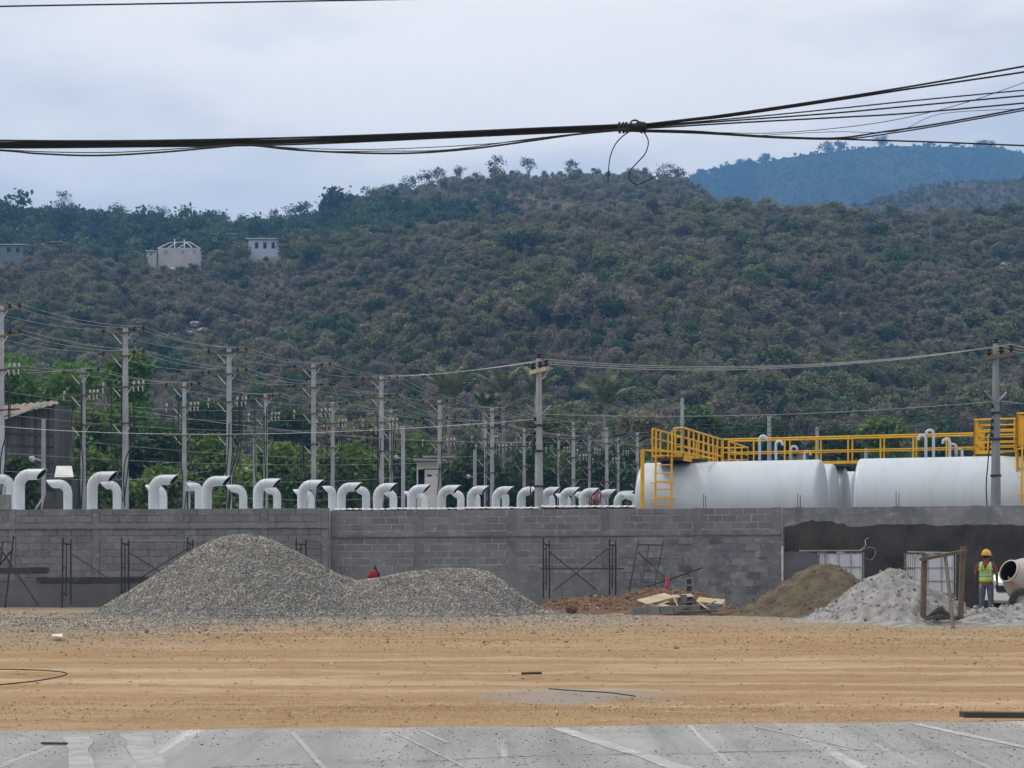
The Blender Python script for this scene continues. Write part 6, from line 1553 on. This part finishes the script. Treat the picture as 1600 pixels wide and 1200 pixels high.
# ------------------------------------------------------------------ trees
# broad trees and bushes behind the pole rows
GT = 'trees behind the pole rows'
mid_trees = [  # px, y top, distance, width px, material, name, words
    (70, 556, 150, 190, 'leaf_bright', 'broad bright green tree crown behind the shack'), (190, 552, 158, 150, 'leaf_bright', 'bright green round tree right behind the second tall pole'), (-30, 560, 155, 160, 'leaf_bright', 'bright green tree cut by the left edge'),
    (120, 640, 128, 130, 'leaf_mid', 'dark leafy tree between the shack and the second tall pole'), (230, 660, 132, 120, 'leaf_dark', 'dark tree below the bright crowns'),
    (310, 680, 126, 140, 'leaf_mid', 'leafy bush by the third tall pole'), (420, 690, 128, 140, 'leaf_mid', 'leafy bush right of the third tall pole'), (530, 690, 132, 130, 'leaf_mid', 'leafy bush right of the fourth tall pole'),
    (600, 712, 138, 100, 'leaf_dark', 'dark bush left of the pale hut'), (672, 685, 150, 130, 'leaf_mid', 'spreading green tree over the pale hut'), (745, 700, 150, 120, 'leaf_dark', 'dark tree right of the pale hut'),
    (815, 705, 155, 110, 'leaf_dark', 'dark bush behind the heavy middle pole'), (880, 700, 158, 120, 'leaf_dark', 'dark bush right of the heavy middle pole'), (960, 690, 160, 120, 'leaf_dark', 'dark bush left of the yellow platform'),
    (150, 705, 112, 110, 'leaf_mid', 'low leafy shrub above the second duct'), (370, 735, 112, 110, 'leaf_mid', 'low leafy shrub above the fourth and fifth ducts'), (480, 740, 114, 90, 'leaf_dark', 'low dark shrub above the sixth duct'), (255, 730, 112, 100, 'leaf_mid', 'low leafy shrub above the third duct'),
    (40, 720, 102, 90, 'leaf_dark', 'low dark shrub at the foot of the shack'),
    (1380, 656, 170, 110, 'leaf_mid', 'rounded green tree above the gap between tanks'), (1300, 668, 175, 110, 'leaf_dark', 'dark tree above the left tank end'), (1080, 640, 175, 130, 'leaf_dark', 'dark tree behind the left yellow platform'), (1180, 655, 180, 130, 'leaf_dark', 'dark tree behind the yellow catwalk'), (1480, 668, 180, 110, 'leaf_dark', 'dark tree above the right tank'), (1590, 660, 185, 100, 'leaf_dark', 'dark tree behind the right yellow platform'),
    (860, 640, 190, 120, 'leaf_scrub', 'olive tree above the heavy pole wires, right of middle'), (1010, 645, 192, 100, 'leaf_scrub', 'olive tree left of the plain pole by platform'), (560, 655, 186, 130, 'leaf_scrub', 'dull olive tree above the bushes left of the hut'), (460, 640, 190, 120, 'leaf_dark', 'dark tree behind fourth tall pole'), (330, 630, 188, 130, 'leaf_dark', 'dark tree behind the third tall pole')]
for k, (px, yt, d, w, mt, lab) in enumerate(mid_trees):
    z0 = max(-.1, tz(px, d)) if d > 150 else -.1
    h = PZ(yt, d) - z0; wm = w * d / F
    tree('broad_tree' if h > 6 else 'shrub', (PX(px, d), d, z0), h, wm, lab, mt, GT, seed=k, n=int(2600 + 240 * wm * h / 4), leaf=.15 + .0008 * d, nb=11 if h > 5 else 9, h0=.22 if h < 8 else .35, squash=.75, cat='tree' if h > 6 else 'shrub')
# palms
def palm(px, ytop, d, ybase, label, seed, nf=15, ln=None):
    rr = random.Random(seed); zc = PZ(ytop + 42 * 1, d); z0 = max(-.1, tz(px, d)) if d > 150 else -.1
    t = thing('palm_tree', (PX(px, d), d, z0), label, 'palm tree', 'palm trees below the slope'); hc = max(1.5, PZ(ybase, d) - z0)
    link('trunk', MB().tube([(0, 0, -.3), (.05, 0, hc * .5), (0, 0, hc)], [.28, .2, .22], 8).mesh('trunk', M['bark'], smooth=True), t)
    L0 = ln or (PZ(ytop, d) - z0 - hc) * 1.3
    for k in range(nf):
        az = 2 * math.pi * k / nf + rr.uniform(-.25, .25); el = rr.uniform(.85, 1.5); pts = []; p = Vector((0, 0, hc)); e = el; step = L0 * rr.uniform(.8, 1.08) / 9
        for q in range(10):
            pts.append(p.copy()); p = p + Vector((math.cos(az) * math.cos(e), math.sin(az) * math.cos(e), math.sin(e))) * step; e -= .03 + .014 * q
        mb = MB(); mr = MB().tube(pts, [.06 - .005 * q for q in range(10)], 4)
        side = Vector((-math.sin(az), math.cos(az), 0))
        for q in range(2, 9):
            for sub in (0, .33, .66):
                b0 = pts[q].lerp(pts[q + 1], sub); dr_ = (pts[q + 1] - pts[q]).normalized(); l_ = L0 * .24 * (1 - .55 * abs((q + sub) / 9 - .45))
                for sg in (-1, 1):
                    tip = b0 + (side * sg * .75 + dr_ * .55 + Vector((0, 0, -.30 + rr.uniform(-.15, .2)))) * l_
                    wv = dr_ * .12; mb.quad(b0 - wv, b0 + wv, tip + wv * .25, tip - wv * .25)
        fo_ = link('frond', mb.mesh('frond', M['leaf_palm']), t); link('rachis', mr.mesh('rachis', M['rachis']), fo_)
palm(702, 575, 165, 628, 'large palm left of the heavy middle pole', 1); palm(787, 578, 175, 622, 'smaller palm nearest the heavy middle pole', 2, 12); palm(757, 612, 160, 640, 'low palm between the two palms left of pole', 3, 12); palm(945, 590, 165, 640, 'large palm with upright fronds right of the heavy middle pole', 4, 17); palm(838, 580, 180, 620, 'faint palm right behind the heavy middle pole', 5, 10)
# ridge trees against the sky
GR = 'trees on the skyline'
ridge = [(97, 299, 800, 34, 'umbrella shaped tree highest on the left skyline'), (20, 312, 800, 60, 'broad dark tree on the skyline at the left edge'), (180, 316, 800, 40, 'rounded tree on the skyline right of the umbrella tree'), (240, 318, 800, 50, 'dense tree where the left skyline starts to drop'), (322, 330, 800, 24, 'thin airy tree at the lowest dip of the skyline'), (346, 329, 800, 20, 'slim airy tree right in the skyline dip'), (378, 334, 800, 24, 'small tree just right of the skyline dip'), (432, 325, 800, 32, 'tall airy tree above the blue ridge house'), (458, 319, 800, 36, 'full tree right of the one above the blue house'), (478, 316, 800, 22, 'tall narrow tree on the rising skyline'), (500, 324, 800, 20, 'small round tree on the rising skyline'), (530, 312, 800, 30, 'bushy tree low on the rising ridge'), (578, 290, 800, 30, 'airy tree with bare limbs halfway up the ridge'), (612, 287, 800, 24, 'small tree above the middle of the ridge climb'), (640, 273, 800, 34, 'lacy tree first of three on the upper ridge'), (664, 264, 800, 26, 'lacy tree second of three on the upper ridge'), (684, 260, 800, 32, 'lacy tree third of three on the upper ridge'), (720, 259, 800, 22, 'small round tree before the summit trees'), (777, 243, 800, 36, 'largest tree on the summit, left of two'), (826, 246, 800, 34, 'round tree on the summit, right of the largest'), (891, 249, 800, 28, 'lone round tree on the flat summit'), (1042, 252, 800, 40, 'dark tree at the right shoulder of the ridge'), (1062, 262, 800, 26, 'spreading tree last before the ridge falls'), (990, 262, 800, 30, 'low tree near the hanging cables on the ridge')]
for k, (px, yt, d, w, lab) in enumerate(ridge):
    z0 = tz(px, d) - 1.0; h = max(5.0, PZ(yt, d) - z0); wm = w * d / F
    tree('ridge_tree', (PX(px, d), d, z0), h, wm, lab, 'leaf_ridge', GR, seed=200 + k, n=230 + int(5 * wm * h / 2), leaf=.42, nb=11, h0=.25, squash=.75, inner=.25)
far = [(1160, 249, 40, 'thin tree first on the far mountain skyline'), (1192, 242, 34, 'thin tree second on the far mountain skyline'), (1290, 222, 30, 'small tree midway on the far mountain skyline'), (1380, 211, 36, 'tallest tree on the far mountain skyline'), (1312, 222, 26, 'small tree left of the tallest far one'), (1540, 218, 44, 'flat topped tree at the right end of far mountain skyline')]
for k, (px, yt, w, lab) in enumerate(far):
    d = 2400; z0 = tz(px, d) - 4; h = max(9.0, PZ(yt, d) - z0); tree('ridge_tree', (PX(px, d), d, z0), h, w * d / F * .8, lab, 'leaf_ridge', 'trees on the far mountain', seed=300 + k, n=600, leaf=1.3, nb=9, h0=.35)
# bare dark trunk on the right slope
dT = slope_d(1454, 402); b0 = Vector((PX(1454, dT), dT, tz(1454, dT))); mb = MB(); top = P(1453, 330, dT)
mb.tube([b0 + Vector((0, 0, -.5)), b0.lerp(top, .5) + Vector((.15, 0, 0)), top], [.35, .26, .14], 6)
for q, a, l_ in ((.6, .5, 1.6), (.75, -.7, 1.3), (.85, .6, 1.0)): c = b0.lerp(top, q); mb.tube([c, c + Vector((a * l_, 0, l_ * .8))], [.10, .04], 5)
t = thing('dead_tree', b0, 'bare dark dead tree trunk standing on the right slope', 'tree'); mb.build('trunk', M['bark'], t)

# ------------------------------------------------------------------ scrub on the slopes: far more than anyone could count
def shrub_proto(name, mat, seed, h, w, n, leaf, bare=False):
    rng = np.random.default_rng(seed); bl = rand_blobs(rng, h * .25, h, w, 6, .7)
    me = crown_mesh(name, rng, bl, n, leaf, M[mat], .25, 4)
    mb = MB(); limbs(mb, rng, (0, 0, -.4), h * .3, bl, .09 if not bare else .12)
    if bare:
        for q in bl:
            for j in range(3): e = Vector(q[:3]); mb.tube([e, e + Vector((rng.normal() * .6, rng.normal() * .6, abs(rng.normal()) * .8))], [.05, .02], 4)
    nv = len(me.vertices); co = np.empty(nv * 3, np.float32); me.vertices.foreach_get('co', co)
    v = np.concatenate([co.reshape(-1, 3), np.array(mb.v, np.float32)])
    faces = [tuple(range(4 * i, 4 * i + 4)) for i in range(nv // 4)] + [tuple(nv + i for i in f) for f in mb.f]
    out = bpy.data.meshes.new(name); out.from_pydata(v.tolist(), [], faces); out.materials.append(M[mat]); out.materials.append(M['bark_pale'])
    mi = np.zeros(len(faces), np.int32); mi[nv // 4:] = 1; out.polygons.foreach_set('material_index', mi); out.update()
    return proto(name, out)
scrub = [shrub_proto('scrub_shape', 'leaf_scrub', 400 + k, 4.4 + .5 * k, 4.6 + .4 * k, 700, .34) for k in range(4)] + [shrub_proto('dry_shape', 'leaf_dry', 420 + k, 4.2 + .5 * k, 4.2, 330, .28, True) for k in range(3)] + [shrub_proto('dark_shape', 'leaf_dark', 440 + k, 6.5 + k, 6.5, 800, .44) for k in range(2)]
def hill_points(n, d0, d1, px0=-160, px1=1760, seed=1, cond=None):
    rng = np.random.default_rng(seed); d = np.sqrt(rng.uniform(d0 ** 2, d1 ** 2, n)); px = rng.uniform(px0, px1, n); x = (px - 800) / F * d
    k = np.ones(n, bool)
    if cond is not None: k &= cond(px, d, x, rng)
    return x[k], d[k], px[k], rng
def away(px, d, x, rng):
    k = np.ones(len(px), bool)
    for a, b_, e, f_ in ((236, 324, 490, 528), (384, 444, 490, 528), (-20, 40, 492, 525), (380, 446, 494, 530), (225, 246, 492, 520)): k &= ~((px > a) & (px < b_) & (d > e) & (d < f_))
    for a, b_ in ((1046, 488), (308, 512), (300, 520), (1570, 412), (1512, 528), (195, 548)):
        dd_ = slope_d(a, b_ + 3); k &= ~((np.abs(px - a) < 16) & (d > dd_ - 14) & (d < dd_ + 3))
    bald = fbm(x / 22, d / 22, 61, 3); k &= (bald < .48) | (rng.random(len(px)) < .5)
    return k
def sow(name, x, d, rng, idx, smin, smax, label):
    n = len(x); s = np.clip(rng.lognormal(math.log((smin + smax) * .37), .36, n), smin * .5, smax * 1.3) * (.8 + .4 * (fbm(x / 40, d / 40, 67, 2) + .5)); z = terrain(x, d); q = 800 + F * x / d
    yard_ = ((q > 230) & (q < 326) | (q > 380) & (q < 446) | (q < 42)) & (d > 450) & (d < 492); s = np.where(yard_, s * .42, s); s = np.where((np.abs(d - 800) < 26) & (q < 1120), s * .65, s); s = np.where((q < 600) & (d > 528) & (d < 740), s * 1.2, s); s = np.where((q > 1180) & (d > 840), s * .5, s)
    return scatter(name, np.stack([x, d, z], 1), np.stack([s, s, s * rng.uniform(.8, 1.15, n)], 1), np.stack([rng.normal(size=n) * .06, rng.normal(size=n) * .06, rng.uniform(0, 6.28, n)], 1), idx, scrub, label, 'scrub')
x, d, px, rng = hill_points(30000, 205, 530, seed=11, cond=away)
dryness = fbm(x / 60, d / 70, 71, 3) + .55 * rng.normal(size=len(x)) + .25 * smoothstep(600, 1000, px) * (1 - smoothstep(360, 470, d))
idx = np.where(dryness > .35, rng.integers(4, 7, len(x)), rng.integers(0, 4, len(x))); idx = np.where(rng.random(len(x)) < .05, rng.integers(7, 9, len(x)), idx)
sow('hillside_scrub', x, d, rng, idx, .42, .86, 'dry olive and brown scrub covering the near hillside')
x, d, px, rng = hill_points(13000, 530, 1080, seed=12, cond=lambda px, d, x, r: ((px < 1200) & (d < 840)) | ((px > 1180) & (d > 520)))
green = (px < 560) | (d < 640) & (px < 800)
idx = np.where(green & (rng.random(len(x)) < .6), rng.integers(7, 9, len(x)), rng.integers(0, 6, len(x)))
sow('ridge_forest', x, d, rng, idx, .62, 1.10, 'green trees and scrub covering the upper ridge')
x, d, px, rng = hill_points(900, 535, 690, -160, 640, seed=21)
sow('ridge_wood', x, d, rng, rng.integers(7, 9, len(x)), .8, 1.35, 'belt of dark trees behind the ridge houses')
x, d, px, rng = hill_points(420, 496, 532, -160, 640, seed=22, cond=lambda px, d, x, r: ~(((px > 222) & (px < 328)) | ((px > 380) & (px < 446)) | ((px > -30) & (px < 44))))
sow('ridge_thicket', x, d, rng, np.where(rng.random(len(x)) < .75, rng.integers(7, 9, len(x)), rng.integers(0, 4, len(x))), .6, 1.1, 'dark trees standing between the ridge houses')
x, d, px, rng = hill_points(5000, 850, 1075, 1200, 1760, seed=23)
sow('shoulder_scrub', x, d, rng, rng.integers(0, 6, len(x)), .9, 1.5, 'olive scrub on the far right shoulder')
x, d, px, rng = hill_points(9000, 1900, 2480, 950, 1760, seed=13)
sow('mountain_forest', x, d, rng, rng.integers(7, 9, len(x)), 1.1, 1.7, 'dark forest covering the far mountain')
# undergrowth at the foot of the hill
x, d, px, rng = hill_points(900, 104, 205, -160, 1760, seed=14, cond=lambda px, d, x, r: d > np.interp(px, [0, 400, 1000, 1600], [118, 126, 150, 160]))
n = len(x); s = rng.uniform(.35, .8, n); z = np.maximum(-.1, terrain(x, np.maximum(d, 150)))
scatter('undergrowth', np.stack([x, d, z], 1), np.stack([s, s, s], 1), np.stack([0 * s, 0 * s, rng.uniform(0, 6.28, n)], 1), np.where(rng.random(n) < .6, rng.integers(7, 9, n), rng.integers(0, 4, n)), scrub, 'tangled green undergrowth at the foot of the hill', 'undergrowth')

# ------------------------------------------------------------------ haze between here and the mountain
hb = MB().box((0, 910, 323), (5600, 4820, 655))
m = bpy.data.materials.new('haze_air'); m.use_nodes = True; nt = m.node_tree; nt.nodes.clear()
out = nt.nodes.new('ShaderNodeOutputMaterial'); pv = nt.nodes.new('ShaderNodeVolumePrincipled')
pv.inputs['Color'].default_value = (0.21, 0.47, 0.92, 1); pv.inputs['Density'].default_value = 0.00032; pv.inputs['Anisotropy'].default_value = 0.0
nt.links.new(pv.outputs['Volume'], out.inputs['Volume'])
o = hb.build('haze', m); tag(o, 'thin bluish haze filling the air of the valley', 'haze', kind='stuff')
